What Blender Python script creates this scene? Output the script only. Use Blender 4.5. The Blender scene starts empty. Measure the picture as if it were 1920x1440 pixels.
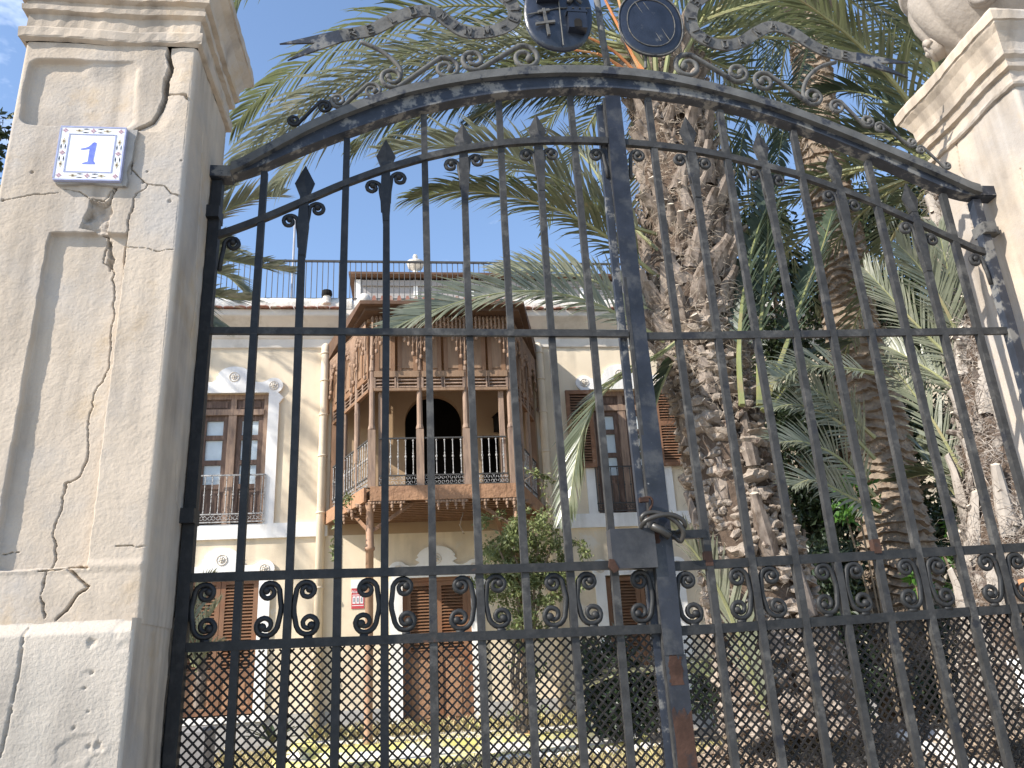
import bpy, bmesh, math, random
import numpy as np
from mathutils import Vector, Matrix
random.seed(7); rng = np.random.default_rng(7)
S = bpy.context.scene
COL = S.collection

# ------------------------------------------------------------------ camera
CAMZ = 1.35; FPX = 1500.0
_ya, _pi, _ro = (math.radians(a) for a in (7.74, 19.46, -3.11))
_w = np.array([math.sin(_ya)*math.cos(_pi), math.cos(_ya)*math.cos(_pi), math.sin(_pi)])
_rt = np.array([math.cos(_ya), -math.sin(_ya), 0.0]); _up = np.cross(_rt, _w)
_r = math.cos(_ro)*_rt + math.sin(_ro)*_up; _u = -math.sin(_ro)*_rt + math.cos(_ro)*_up
cd = bpy.data.cameras.new('camera'); cam = bpy.data.objects.new('camera', cd); COL.objects.link(cam)
cam.matrix_world = Matrix(((_r[0], _u[0], -_w[0], 0), (_r[1], _u[1], -_w[1], 0), (_r[2], _u[2], -_w[2], CAMZ), (0, 0, 0, 1)))
cd.sensor_width = 36; cd.lens = FPX/1920*36; cd.clip_start = 0.05; cd.clip_end = 2000
S.camera = cam
def at(px, py, Y):
    d = _w + (px-960)/FPX*_r + (720-py)/FPX*_u
    t = Y/d[1]
    return Vector((d[0]*t, Y, CAMZ+d[2]*t))

# ------------------------------------------------------------------ light
SUN_AZ = 66.0; SUN_EL = 36.0        # azimuth measured from -Y towards -X
_sd = Vector((-math.sin(math.radians(SUN_AZ))*math.cos(math.radians(SUN_EL)), -math.cos(math.radians(SUN_AZ))*math.cos(math.radians(SUN_EL)), math.sin(math.radians(SUN_EL))))
sl = bpy.data.lights.new('sun', 'SUN'); sl.energy = 4.3; sl.angle = math.radians(0.5); sl.color = (1.0, 0.94, 0.85)
so = bpy.data.objects.new('sun', sl); COL.objects.link(so)
so.rotation_euler = _sd.to_track_quat('Z', 'Y').to_euler(); so.location = (-30, -15, 30)
W = bpy.data.worlds.new('World'); S.world = W; W.use_nodes = True
nt = W.node_tree; nt.nodes.clear()
def N(nt, t, **k):
    n = nt.nodes.new(t)
    for a, b in k.items(): setattr(n, a, b)
    return n
wo = N(nt, 'ShaderNodeOutputWorld'); bg = N(nt, 'ShaderNodeBackground'); sk = N(nt, 'ShaderNodeTexSky', sky_type='NISHITA')
sk.sun_disc = False; sk.sun_elevation = math.radians(SUN_EL); sk.sun_rotation = math.atan2(_sd.x, _sd.y); sk.air_density = 0.9; sk.dust_density = 0.35; sk.ozone_density = 1.3
bg.inputs[1].default_value = 0.165
tc = N(nt, 'ShaderNodeTexCoord'); mp = N(nt, 'ShaderNodeMapping'); mp.inputs['Scale'].default_value = (1.0, 1.0, 2.2); mp.inputs['Location'].default_value = (1.3, 0.4, 0.2)
cn = N(nt, 'ShaderNodeTexNoise'); cn.inputs['Scale'].default_value = 2.3; cn.inputs['Detail'].default_value = 7; cn.inputs['Roughness'].default_value = 0.62
cr = N(nt, 'ShaderNodeValToRGB'); cr.color_ramp.elements[0].position = 0.60; cr.color_ramp.elements[1].position = 0.90
cmx = N(nt, 'ShaderNodeMix', data_type='RGBA'); cmx.inputs[7].default_value = (9.5, 9.8, 10.2, 1)
L = nt.links.new
L(tc.outputs['Generated'], mp.inputs[0]); L(mp.outputs[0], cn.inputs['Vector']); L(cn.outputs[0], cr.inputs[0]); L(cr.outputs[0], cmx.inputs[0])
L(sk.outputs[0], cmx.inputs[6]); L(cmx.outputs[2], bg.inputs[0]); L(bg.outputs[0], wo.inputs[0])
S.view_settings.view_transform = 'Standard'; S.view_settings.look = 'None'; S.view_settings.gamma = 1; S.view_settings.use_curve_mapping = False
S.view_settings.exposure = 0.9

# ------------------------------------------------------------------ materials
def mat(name, col, rough=.8, var=.18, scale=6, bump=.25, bscale=60, spec=.3, col2=None, s2=3, lo=.5, hi=.62, col3=None, s3=5, lo3=.6, hi3=.68, trans=0, bdist=.004, squash=None, tcol=None, streak=None):
    m = bpy.data.materials.new(name); m.use_nodes = True; t = m.node_tree; t.nodes.clear(); l = t.links.new
    out = N(t, 'ShaderNodeOutputMaterial'); b = N(t, 'ShaderNodeBsdfPrincipled')
    b.inputs['Roughness'].default_value = rough; b.inputs['Specular IOR Level'].default_value = spec
    g = N(t, 'ShaderNodeNewGeometry'); src = g.outputs['Position']
    if squash:
        mpn = N(t, 'ShaderNodeMapping'); mpn.inputs['Scale'].default_value = squash; l(src, mpn.inputs[0]); src = mpn.outputs[0]
    def noise(s, d=5, r=.6):
        n = N(t, 'ShaderNodeTexNoise'); n.inputs['Scale'].default_value = s; n.inputs['Detail'].default_value = d; n.inputs['Roughness'].default_value = r; l(src, n.inputs['Vector']); return n
    n1 = noise(scale); r1 = N(t, 'ShaderNodeValToRGB'); e = r1.color_ramp.elements
    e[0].position = .3; e[1].position = .7
    e[0].color = tuple(c*(1-var) for c in col)+(1,); e[1].color = tuple(min(1, c*(1+var)) for c in col)+(1,)
    l(n1.outputs[0], r1.inputs[0]); c = r1.outputs[0]
    for cc, s, a, z in ((col2, s2, lo, hi), (col3, s3, lo3, hi3)):
        if cc is None: continue
        n2 = noise(s, 8, .65); r2 = N(t, 'ShaderNodeValToRGB'); r2.color_ramp.elements[0].position = a; r2.color_ramp.elements[1].position = z
        mx = N(t, 'ShaderNodeMix', data_type='RGBA'); l(n2.outputs[0], r2.inputs[0]); l(r2.outputs[0], mx.inputs[0]); l(c, mx.inputs[6]); mx.inputs[7].default_value = tuple(cc)+(1,); c = mx.outputs[2]
    if streak:                                 # run-down dirt: noise stretched vertically, broken up by a coarse one
        ms_ = N(t, 'ShaderNodeMapping'); ms_.inputs['Scale'].default_value = (9, 9, .7); l(g.outputs['Position'], ms_.inputs[0])
        na = N(t, 'ShaderNodeTexNoise'); na.inputs['Scale'].default_value = streak[1]; na.inputs['Detail'].default_value = 5; l(ms_.outputs[0], na.inputs['Vector'])
        nb = N(t, 'ShaderNodeTexNoise'); nb.inputs['Scale'].default_value = streak[2]; nb.inputs['Detail'].default_value = 6; l(g.outputs['Position'], nb.inputs['Vector'])
        ra = N(t, 'ShaderNodeValToRGB'); ra.color_ramp.elements[0].position = .42; ra.color_ramp.elements[1].position = .66; l(na.outputs[0], ra.inputs[0])
        rb = N(t, 'ShaderNodeValToRGB'); rb.color_ramp.elements[0].position = .40; rb.color_ramp.elements[1].position = .60; l(nb.outputs[0], rb.inputs[0])
        mm = N(t, 'ShaderNodeMath', operation='MULTIPLY'); l(ra.outputs[0], mm.inputs[0]); l(rb.outputs[0], mm.inputs[1]); m2 = N(t, 'ShaderNodeMath', operation='MULTIPLY'); l(mm.outputs[0], m2.inputs[0]); m2.inputs[1].default_value = streak[3]
        mx = N(t, 'ShaderNodeMix', data_type='RGBA'); l(m2.outputs[0], mx.inputs[0]); l(c, mx.inputs[6]); mx.inputs[7].default_value = tuple(streak[0])+(1,); c = mx.outputs[2]
    l(c, b.inputs['Base Color'])
    if bump:
        n3 = noise(bscale, 6, .6); bp = N(t, 'ShaderNodeBump'); bp.inputs['Strength'].default_value = bump; bp.inputs['Distance'].default_value = bdist
        l(n3.outputs[0], bp.inputs['Height']); l(bp.outputs[0], b.inputs['Normal'])
    if trans:
        tr = N(t, 'ShaderNodeBsdfTranslucent')
        if tcol: tr.inputs[0].default_value = tuple(tcol)+(1,)
        else: l(c, tr.inputs[0])
        ms = N(t, 'ShaderNodeMixShader'); ms.inputs[0].default_value = trans; l(b.outputs[0], ms.inputs[1]); l(tr.outputs[0], ms.inputs[2]); l(ms.outputs[0], out.inputs[0])
    else: l(b.outputs[0], out.inputs[0])
    return m
M = {}
M['plaster'] = mat('plaster', (.49, .41, .325), .92, .12, 3, .38, 150, .15, (.40, .365, .33), 1.7, .44, .60, (.47, .355, .23), 3.1, .58, .72, bdist=.004, streak=((.20, .17, .14), 1.4, 2.2, .75))
M['urn_stone'] = mat('urn_stone', (.36, .315, .27), .92, .15, 5, .6, 60, .15, (.27, .24, .21), 4, .48, .66, bdist=.006)
M['plinth'] = mat('plinth_plaster', (.50, .44, .37), .92, .10, 4, .6, 110, .15, (.40, .36, .31), 2.0, .45, .62, (.2, .18, .16), 5, .68, .76, bdist=.005, streak=((.24, .21, .18), 1.2, 2.0, .6))
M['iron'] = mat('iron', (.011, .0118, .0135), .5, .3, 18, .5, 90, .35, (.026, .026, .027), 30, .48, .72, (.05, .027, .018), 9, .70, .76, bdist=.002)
M['bar'] = mat('sunlit_weathered_iron', (.036, .0355, .035), .6, .35, 22, .7, 80, .25, (.080, .077, .072), 16, .53, .66, (.020, .021, .025), 13, .56, .64, bdist=.002)  # weathered grey in its sunlit tone; shadowed bars use the darker iron
M['strip'] = mat('strip_paint', (.016, .018, .025), .42, .4, 12, .5, 70, .4, (.055, .055, .056), 9, .50, .66, (.19, .185, .175), 38, .67, .72, bdist=.002)
M['bar_low'] = mat('dark_weathered_iron', (.018, .0185, .019), .55, .35, 22, .6, 80, .3, (.038, .036, .034), 34, .50, .74, (.075, .036, .022), 10, .66, .74, bdist=.002)
M['iron_worn'] = mat('worn_iron', (.024, .029, .041), .5, .4, 15, .55, 80, .4, (.16, .155, .145), 15, .53, .60, (.075, .04, .028), 11, .70, .76, bdist=.002)
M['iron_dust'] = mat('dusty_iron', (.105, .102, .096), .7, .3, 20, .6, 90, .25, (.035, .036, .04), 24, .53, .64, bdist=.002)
M['rust'] = mat('rust', (.052, .028, .020), .85, .45, 14, .7, 60, .2, (.024, .024, .027), 8, .58, .66, (.10, .062, .045), 22, .62, .75, bdist=.003)
M['wire'] = mat('wire', (.013, .011, .010), .6, .3, 30, 0, 60, .3, (.045, .04, .034), 12, .56, .70)
M['wall'] = mat('facade_paint', (.75, .635, .475), .9, .05, 1.5, .5, 60, .15, (.66, .555, .41), 1.1, .48, .62, (.70, .64, .55), .9, .62, .66, bdist=.006, streak=((.44, .37, .28), .55, .8, .55))
M['wall_shaded'] = mat('shaded_wall', (.40, .285, .18), .9, .10, 1.5, .4, 60, .15, (.33, .235, .15), 1.5, .5, .75)  # facade colour darkened to carry the shade inside the balcony
M['white'] = mat('white_plaster', (.83, .81, .78), .9, .04, 3, .35, 60, .15, (.70, .67, .62), 2.5, .58, .74, bdist=.005, streak=((.45, .42, .38), .8, 1.3, .5))
M['grey_plinth'] = mat('grey_plinth', (.42, .40, .38), .9, .14, 3, .4, 30, .15, (.30, .28, .26), 2, .5, .7)
M['cornice'] = mat('cornice_plaster', (.68, .62, .54), .9, .08, 3, .3, 40, .15, (.48, .42, .34), 1.8, .5, .7)
M['parapet'] = mat('parapet_plaster', (.62, .58, .52), .95, .15, 9, .9, 22, .1, (.42, .38, .32), 6, .55, .7, bdist=.02)
M['rtile'] = mat('terracotta', (.34, .165, .125), .85, .25, 6, .4, 30, .2, (.50, .43, .36), 7, .50, .62)
M['wood'] = mat('balcony_wood', (.22, .125, .072), .65, .25, 5, .3, 40, .3, (.19, .105, .06), 3, .45, .7, squash=(3, 3, .6))
M['wood_dark'] = mat('dark_wood', (.12, .07, .045), .75, .25, 5, .3, 40, .25, (.085, .05, .035), 3, .45, .7)
M['wood_pale'] = mat('panel_wood', (.27, .175, .112), .65, .2, 4, .3, 40, .25, (.20, .13, .09), 3, .5, .7, squash=(4, 4, .5))
M['wood_grey'] = mat('weathered_wood', (.30, .21, .155), .8, .25, 6, .4, 40, .2, (.17, .12, .10), 5, .5, .68, squash=(4, 4, .5))
M['window_wood'] = mat('window_wood', (.13, .085, .065), .7, .3, 6, .3, 40, .25, (.30, .20, .15), 4, .52, .7, squash=(4, 4, .5))
M['shutter'] = mat('shutter_paint', (.205, .108, .060), .55, .15, 4, .15, 40, .35, (.22, .09, .042), 3, .5, .7)
M['shutter_old'] = mat('old_shutter', (.23, .12, .07), .7, .25, 6, .2, 40, .25, (.33, .22, .15), 6, .56, .7)
M['fascia'] = mat('deck_fascia', (.35, .20, .118), .75, .18, 3, .7, 14, .2, (.26, .145, .088), 4, .5, .7, bdist=.03)
M['metal_tan'] = mat('tan_metal', (.36, .22, .14), .6, .14, 4, .2, 30, .3, (.28, .15, .09), 4, .55, .7)
M['drop'] = mat('carved_drops', (.30, .20, .14), .8, .2, 9, .3, 50, .2)
M['pipe'] = mat('painted_pipe', (.68, .57, .43), .8, .08, 3, .25, 30, .2)
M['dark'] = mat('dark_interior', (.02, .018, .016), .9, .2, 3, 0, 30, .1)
M['glass'] = mat('curtained_glass', (.58, .64, .66), .12, .18, 2.5, 0, 30, .6)
M['rail'] = mat('railing_iron', (.06, .058, .056), .6, .25, 20, 0, 60, .3)
M['rail_light'] = mat('pale_railing', (.42, .41, .40), .6, .2, 20, 0, 60, .3, (.10, .10, .10), 25, .5, .62)
M['hut'] = mat('hut_panel', (.33, .31, .30), .8, .06, 2, .1, 40, .2)
M['steel'] = mat('galvanised', (.35, .35, .38), .5, .1, 6, 0, 40, .4)
M['glaze'] = mat('white_glaze', (.80, .79, .80), .18, .02, 8, 0, 60, .5)
M['blue'] = mat('blue_glaze', (.33, .35, .50), .2, .15, 40, 0, 60, .5)
M['blue_num'] = mat('blue_numeral', (.16, .20, .62), .2, .25, 60, 0, 60, .5)
M['pink'] = mat('pink_glaze', (.42, .27, .30), .2, .15, 60, 0, 60, .5)
M['olive'] = mat('olive_glaze', (.48, .43, .30), .2, .15, 60, 0, 60, .5)
M['brownspot'] = mat('brown_glaze', (.12, .07, .05), .2, .1, 60, 0, 60, .5)
M['lblue'] = mat('pale_blue_glaze', (.55, .60, .68), .2, .1, 60, 0, 60, .5)
M['red'] = mat('red_sign', (.50, .06, .07), .5, .05, 8, 0, 60, .4)
M['sign_white'] = mat('sign_white', (.75, .75, .76), .5, .03, 8, 0, 60, .4)
M['sign_grey'] = mat('sign_grey', (.25, .27, .3), .5, .05, 8, 0, 60, .4)
M['rubber'] = mat('black_rubber', (.035, .032, .028), .38, .1, 20, 0, 60, .5)
M['frond'] = mat('palm_leaf', (.105, .12, .066), .30, .35, 2.5, 0, 40, .65, (.19, .185, .12), 2.2, .50, .72, (.30, .235, .13), 5, .64, .74, trans=.24, tcol=(.22, .25, .11))
M['frond_dark'] = mat('dark_palm_leaf', (.048, .066, .043), .34, .3, 2.5, 0, 40, .6, trans=.12, tcol=(.10, .14, .05))
M['frond_pale'] = mat('pale_palm_leaf', (.20, .215, .15), .36, .25, 2.5, 0, 40, .55, (.34, .335, .26), 3, .5, .7, trans=.28)
M['rachis'] = mat('palm_rachis', (.25, .255, .125), .5, .25, 4, 0, 40, .4, (.28, .21, .12), 2, .55, .72)
M['stalk_green'] = mat('green_stalk', (.19, .205, .08), .5, .3, 4, .2, 40, .4, (.22, .17, .09), 5, .5, .7)
M['rachis_orange'] = mat('orange_palm_stalk', (.50, .20, .075), .5, .3, 5, 0, 40, .4, (.45, .32, .16), 6, .5, .65)
M['boot'] = mat('palm_leaf_base', (.25, .205, .17), .85, .35, 9, .8, 45, .15, (.10, .075, .058), 8, .46, .62, squash=(1, 1, .45))
M['boot_end'] = mat('cut_leaf_base', (.52, .45, .36), .9, .2, 14, .5, 60, .1)
M['lump'] = mat('eroded_palm_bark', (.33, .275, .225), .95, .3, 12, 1.0, 35, .1, (.14, .10, .078), 9, .52, .66, bdist=.02)
M['bark'] = mat('palm_core', (.11, .08, .06), .95, .35, 9, .8, 30, .1, bdist=.02)
M['bark_ring'] = mat('ringed_bark', (.235, .185, .14), .95, .25, 9, .8, 40, .1, (.17, .12, .085), 7, .5, .66, bdist=.012)
M['fibre'] = mat('palm_fibre', (.30, .25, .195), .9, .35, 20, 0, 60, .1, (.12, .09, .065), 14, .48, .56)
M['fibre_grey'] = mat('grey_fibre', (.30, .262, .225), .9, .35, 20, 0, 60, .1, (.12, .095, .08), 16, .46, .56)
M['leaf'] = mat('broad_leaf', (.035, .052, .020), .38, .4, 3, 0, 60, .45, (.12, .13, .03), 4, .6, .75, trans=.15)
M['leaf_dark'] = mat('dark_leaf', (.028, .045, .022), .42, .35, 3, 0, 60, .4, trans=.1)
M['leaf_light'] = mat('light_leaf', (.17, .20, .075), .45, .3, 5, 0, 60, .4, (.30, .31, .16), 7, .52, .68, trans=.22)
M['leaf_fresh'] = mat('fresh_leaf', (.07, .16, .025), .35, .3, 5, 0, 60, .45, trans=.25)
M['twig'] = mat('twig', (.22, .17, .12), .9, .2, 8, .3, 40, .1)
M['straw'] = mat('dry_grass', (.46, .38, .21), .9, .3, 6, 0, 40, .1, (.35, .35, .13), 3, .5, .65)
M['ground'] = mat('garden_soil', (.40, .33, .25), .95, .2, 3, .7, 22, .1, (.26, .20, .145), 2.2, .5, .7, bdist=.03)
M['paving'] = mat('pavement_concrete', (.36, .34, .31), .9, .12, 2, .4, 30, .15)
M['litter'] = mat('leaf_litter', (.32, .25, .19), .95, .45, 14, 0, 40, .1)
M['step'] = mat('step_paint', (.74, .71, .66), .85, .08, 4, .4, 30, .2, (.55, .50, .22), 1.6, .50, .60, (.45, .40, .33), 5, .66, .74)
M['step_yellow'] = mat('yellow_edge_paint', (.66, .60, .22), .85, .1, 3, .4, 30, .2, (.74, .71, .60), 2.0, .5, .64)
M['stone'] = mat('whitewashed_stone', (.70, .67, .63), .9, .12, 6, .6, 22, .1, (.45, .37, .28), 4, .55, .68, bdist=.02)
M['terracotta'] = mat('orange_pot', (.50, .24, .12), .8, .1, 6, .2, 30, .2)
M['concrete'] = mat('grey_concrete', (.25, .235, .22), .9, .15, 6, .4, 30, .1)

# ------------------------------------------------------------------ mesh builder
def wl(o):
    v = Vector((0, 0, 0))
    while o is not None: v = v + o.location; o = o.parent
    return v
class MB:
    def __init__(s): s.v = []; s.f = []; s.mi = []
    def add(s, v, f, mi=0):
        n = len(s.v); s.v += [tuple(p) for p in v]; s.f += [tuple(i+n for i in q) for q in f]; s.mi += [mi]*len(f); return s
    def box(s, x0, x1, y0, y1, z0, z1, mi=0):
        return s.add([(x0,y0,z0),(x1,y0,z0),(x1,y1,z0),(x0,y1,z0),(x0,y0,z1),(x1,y0,z1),(x1,y1,z1),(x0,y1,z1)],
                     [(0,3,2,1),(4,5,6,7),(0,1,5,4),(1,2,6,5),(2,3,7,6),(3,0,4,7)], mi)
    def bar(s, a, b, w, d, side=(0,1,0), mi=0):   # box beam a->b; w across in plane, d along 'side'
        a = Vector(a); b = Vector(b); t = (b-a).normalized(); sd = Vector(side); n = t.cross(sd).normalized()*w/2; sd = n.cross(t).normalized()*d/2
        v = [a-n-sd, a+n-sd, a+n+sd, a-n+sd, b-n-sd, b+n-sd, b+n+sd, b-n+sd]
        return s.add(v, [(0,3,2,1),(4,5,6,7),(0,1,5,4),(1,2,6,5),(2,3,7,6),(3,0,4,7)], mi)
    def prism(s, poly, y0, y1, mi=0):             # poly in XZ
        n = len(poly); v = [(x,y0,z) for x,z in poly]+[(x,y1,z) for x,z in poly]
        a = sum(poly[i][0]*poly[(i+1)%n][1]-poly[(i+1)%n][0]*poly[i][1] for i in range(n))
        f = [tuple(range(n)), tuple(range(2*n-1, n-1, -1))]+[(i, i+n, (i+1)%n+n, (i+1)%n) for i in range(n)]
        if a < 0: f = [tuple(reversed(q)) for q in f]
        return s.add(v, f, mi)
    def tube(s, pts, r, n=6, mi=0, cap=True, flat=1.0):
        P = [Vector(p) for p in pts]; m = len(P); R = r if hasattr(r, '__len__') else [r]*m
        up = None; V = []; F = []
        for i in range(m):
            t = (P[min(i+1, m-1)]-P[max(i-1, 0)])
            if t.length < 1e-9: t = Vector((0,0,1))
            t.normalize()
            if up is None: up = t.cross(Vector((0,1,0)) if abs(t.y) < .9 else Vector((1,0,0))).normalized()
            else:
                up = (up - t*up.dot(t))
                up = up.normalized() if up.length > 1e-6 else t.orthogonal().normalized()
            b = t.cross(up)
            for k in range(n):
                a = 2*math.pi*(k+.5)/n; V.append(P[i]+(up*math.cos(a)+b*math.sin(a)*flat)*R[i])
        for i in range(m-1):
            for k in range(n): F.append((i*n+k, i*n+(k+1)%n, (i+1)*n+(k+1)%n, (i+1)*n+k))
        if cap: F.append(tuple(range(n-1, -1, -1))); F.append(tuple((m-1)*n+k for k in range(n)))
        return s.add(V, F, mi)
    def lathe(s, prof, c=(0,0,0), n=20, mi=0):    # prof list of (r,z)
        V = []; F = []
        for r, z in prof:
            for k in range(n): a = 2*math.pi*k/n; V.append((c[0]+r*math.cos(a), c[1]+r*math.sin(a), c[2]+z))
        for i in range(len(prof)-1):
            for k in range(n): F.append((i*n+k, i*n+(k+1)%n, (i+1)*n+(k+1)%n, (i+1)*n+k))
        F.append(tuple(range(n-1,-1,-1))); F.append(tuple((len(prof)-1)*n+k for k in range(n)))
        return s.add(V, F, mi)
    def ball(s, c, r, n=8, sc=(1,1,1), mi=0):
        V = [(c[0],c[1],c[2]-r*sc[2])]; m = max(3, n//2)
        for i in range(1, m):
            p = -math.pi/2+math.pi*i/m
            for k in range(n): a = 2*math.pi*k/n; V.append((c[0]+r*sc[0]*math.cos(p)*math.cos(a), c[1]+r*sc[1]*math.cos(p)*math.sin(a), c[2]+r*sc[2]*math.sin(p)))
        V.append((c[0],c[1],c[2]+r*sc[2])); F = []
        for k in range(n): F.append((0, 1+(k+1)%n, 1+k))
        for i in range(m-2):
            for k in range(n): F.append((1+i*n+k, 1+i*n+(k+1)%n, 1+(i+1)*n+(k+1)%n, 1+(i+1)*n+k))
        o = 1+(m-2)*n
        for k in range(n): F.append((o+k, o+(k+1)%n, len(V)-1))
        return s.add(V, F, mi)
    def build(s, name, mats, parent=None, origin=None, smooth=False):
        if origin is None: origin = wl(parent) if parent else Vector((0,0,0))
        origin = Vector(origin)
        me = bpy.data.meshes.new(name); V = np.array(s.v, float).reshape(-1, 3)-np.array(origin)
        me.from_pydata(V.tolist(), [], s.f)
        for m in (mats if isinstance(mats, (list, tuple)) else [mats]): me.materials.append(m)
        if any(s.mi): me.polygons.foreach_set('material_index', s.mi)
        if smooth: me.polygons.foreach_set('use_smooth', [True]*len(me.polygons))
        me.update()
        o = bpy.data.objects.new(name, me); COL.objects.link(o)
        if parent: o.parent = parent; o.location = origin-wl(parent)
        else: o.location = origin
        return o
def tag(o, label=None, cat=None, group=None, kind=None):
    if label: o['label'] = label
    if cat: o['category'] = cat
    if group: o['group'] = group
    if kind: o['kind'] = kind
    return o
def thing(name, loc, label, cat, group=None):
    o = bpy.data.objects.new(name, None); COL.objects.link(o); o.location = loc; o.empty_display_size = .1
    return tag(o, label, cat, group)
def dup(o, world, parent, rot=None, scale=None):
    c = o.copy(); COL.objects.link(c); c.parent = parent; c.location = Vector(world)-(wl(parent) if parent else Vector((0,0,0)))
    if rot is not None: c.rotation_euler = rot
    if scale is not None: c.scale = scale
    return c
def text_mesh(txt, size, name):
    cu = bpy.data.curves.new(name, 'FONT'); cu.body = txt; cu.size = size; cu.extrude = 0.0008; cu.align_x = 'CENTER'
    o = bpy.data.objects.new(name, cu); COL.objects.link(o)
    me = bpy.data.meshes.new_from_object(o.evaluated_get(bpy.context.evaluated_depsgraph_get()))
    bpy.data.objects.remove(o); return me
# value noise for relief
_T = rng.random((256, 256))
def vnoise(x, y):
    xi = np.floor(x).astype(int); yi = np.floor(y).astype(int); fx = x-xi; fy = y-yi
    fx = fx*fx*(3-2*fx); fy = fy*fy*(3-2*fy); a = _T[xi % 256, yi % 256]; b = _T[(xi+1) % 256, yi % 256]; c = _T[xi % 256, (yi+1) % 256]; d = _T[(xi+1) % 256, (yi+1) % 256]
    return (a*(1-fx)+b*fx)*(1-fy)+(c*(1-fx)+d*fx)*fy-.5
def fbm(x, y, o=4): return sum(vnoise(x*2**k+17*k, y*2**k+31*k)/2**k for k in range(o))
def smooth(a, b, x): t = np.clip((x-a)/(b-a), 0, 1); return t*t*(3-2*t)

# ================================================================== setting
G = 2.463                                   # gate plane
def sheet(name, x0, x1, y0, y1, nx, ny, zf, m):
    X, Y = np.meshgrid(np.linspace(x0, x1, nx), np.linspace(y0, y1, ny), indexing='ij'); Z = zf(X, Y)
    b = MB(); b.v = np.stack([X, Y, Z], -1).reshape(-1, 3).tolist()
    b.f = [(i*ny+j, (i+1)*ny+j, (i+1)*ny+j+1, i*ny+j+1) for i in range(nx-1) for j in range(ny-1)]; b.mi = [0]*len(b.f)
    return tag(b.build(name, m, smooth=True), kind='structure')
sheet('ground', -600, 600, -600, 600, 2, 2, lambda x, y: x*0-.02, M['ground'])
sheet('pavement', -14, 14, -9, 2.3, 2, 2, lambda x, y: x*0+.0, M['paving'])
def mound(X, Y): return .42*np.exp(-(((X-3.3)/1.25)**2+((Y-7.3)/1.2)**2)**1.3)+.38*np.exp(-(((X-5.3)/1.3)**2+((Y-7.4)/1.4)**2)**1.3)
def gz(X, Y): return .05+.17*smooth(4, 10.5, Y)+.02*smooth(11, 14, Y)+mound(X, Y)+.04*fbm(X*.9, Y*.9)+.03*fbm(X*4, Y*4)*smooth(2.8, 4, Y)
sheet('garden_ground', -13, 15, 2.3, 26, 150, 120, gz, M['ground'])

# ------------------------------------------------------------------ gate pillars
def seg_dist(X, Z, pts):
    d = np.full(X.shape, 9.)
    for (ax, az), (bx, bz) in zip(pts[:-1], pts[1:]):
        L2 = (bx-ax)**2+(bz-az)**2+1e-12; t = np.clip(((X-ax)*(bx-ax)+(Z-az)*(bz-az))/L2, 0, 1)
        d = np.minimum(d, np.hypot(X-ax-t*(bx-ax), Z-az-t*(bz-az)))
    return d
def rrect(X, Z, x0, x1, z0, z1, r):           # signed distance, negative inside
    cx, cz = (x0+x1)/2, (z0+z1)/2; qx = np.abs(X-cx)-(x1-x0)/2+r; qz = np.abs(Z-cz)-(z1-z0)/2+r
    return np.hypot(np.maximum(qx, 0), np.maximum(qz, 0))+np.minimum(np.maximum(qx, qz), 0)-r
def inpoly(X, Z, poly):
    c = np.zeros(X.shape, bool); n = len(poly)
    for i in range(n):
        (x1, z1), (x2, z2) = poly[i], poly[(i+1) % n]
        c ^= ((z1 > Z) != (z2 > Z)) & (X < (x2-x1)*(Z-z1)/(z2-z1+1e-12)+x1)
    return c
def pxl(pts, Y): return [(at(x, y, Y).x, at(x, y, Y).z) for x, y in pts]
def field_face(name, u0, u1, v0, v1, du, dv, hf, place, m, parent, rad=.014):
    nu = int((u1-u0)/du)+2; nv = int((v1-v0)/dv)+2
    U, V = np.meshgrid(np.linspace(u0, u1, nu), np.linspace(v0, v1, nv), indexing='ij')
    e = np.minimum(U-u0, u1-U); k = np.clip(1-e/rad, 0, 1); H = hf(U, V)*np.clip(e/rad, 0, 1)-rad*(1-np.sqrt(1-k*k))
    b = MB(); b.v = place(U, V, H).reshape(-1, 3).tolist()
    I = np.arange(nu*nv).reshape(nu, nv); q = np.stack([I[:-1, :-1], I[1:, :-1], I[1:, 1:], I[:-1, 1:]], -1).reshape(-1, 4)
    b.f = [tuple(r) for r in q.tolist()]; b.mi = [0]*len(b.f)
    return b.build(name, m, parent, smooth=True)
def ring(b, x0, x1, y0, y1, prof, cap=True):  # square moulding
    V = []; F = []
    for o, z in prof: V += [(x0-o,y0-o,z),(x1+o,y0-o,z),(x1+o,y1+o,z),(x0-o,y1+o,z)]
    for i in range(len(prof)-1):
        for k in range(4): F.append((i*4+k, i*4+(k+1) % 4, (i+1)*4+(k+1) % 4, (i+1)*4+k))
    n = len(prof)-1; F.append((n*4, n*4+1, n*4+2, n*4+3)); F.append((3, 2, 1, 0))
    return b.add(V, F)
LX0, LX1, LY0, LY1 = -1.19, -.67, 2.17, 2.60
lp = thing('gate_pillar', (-.93, 2.38, 0), 'cracked beige plaster gate pillar with recessed panels on the left', 'pillar', 'pillars either side of the gate')
cr_big = pxl([(319,82),(315,104),(321,126),(312,150),(309,184),(300,208),(286,229),(264,239),(249,246),(246,330)], LY0)
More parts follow.
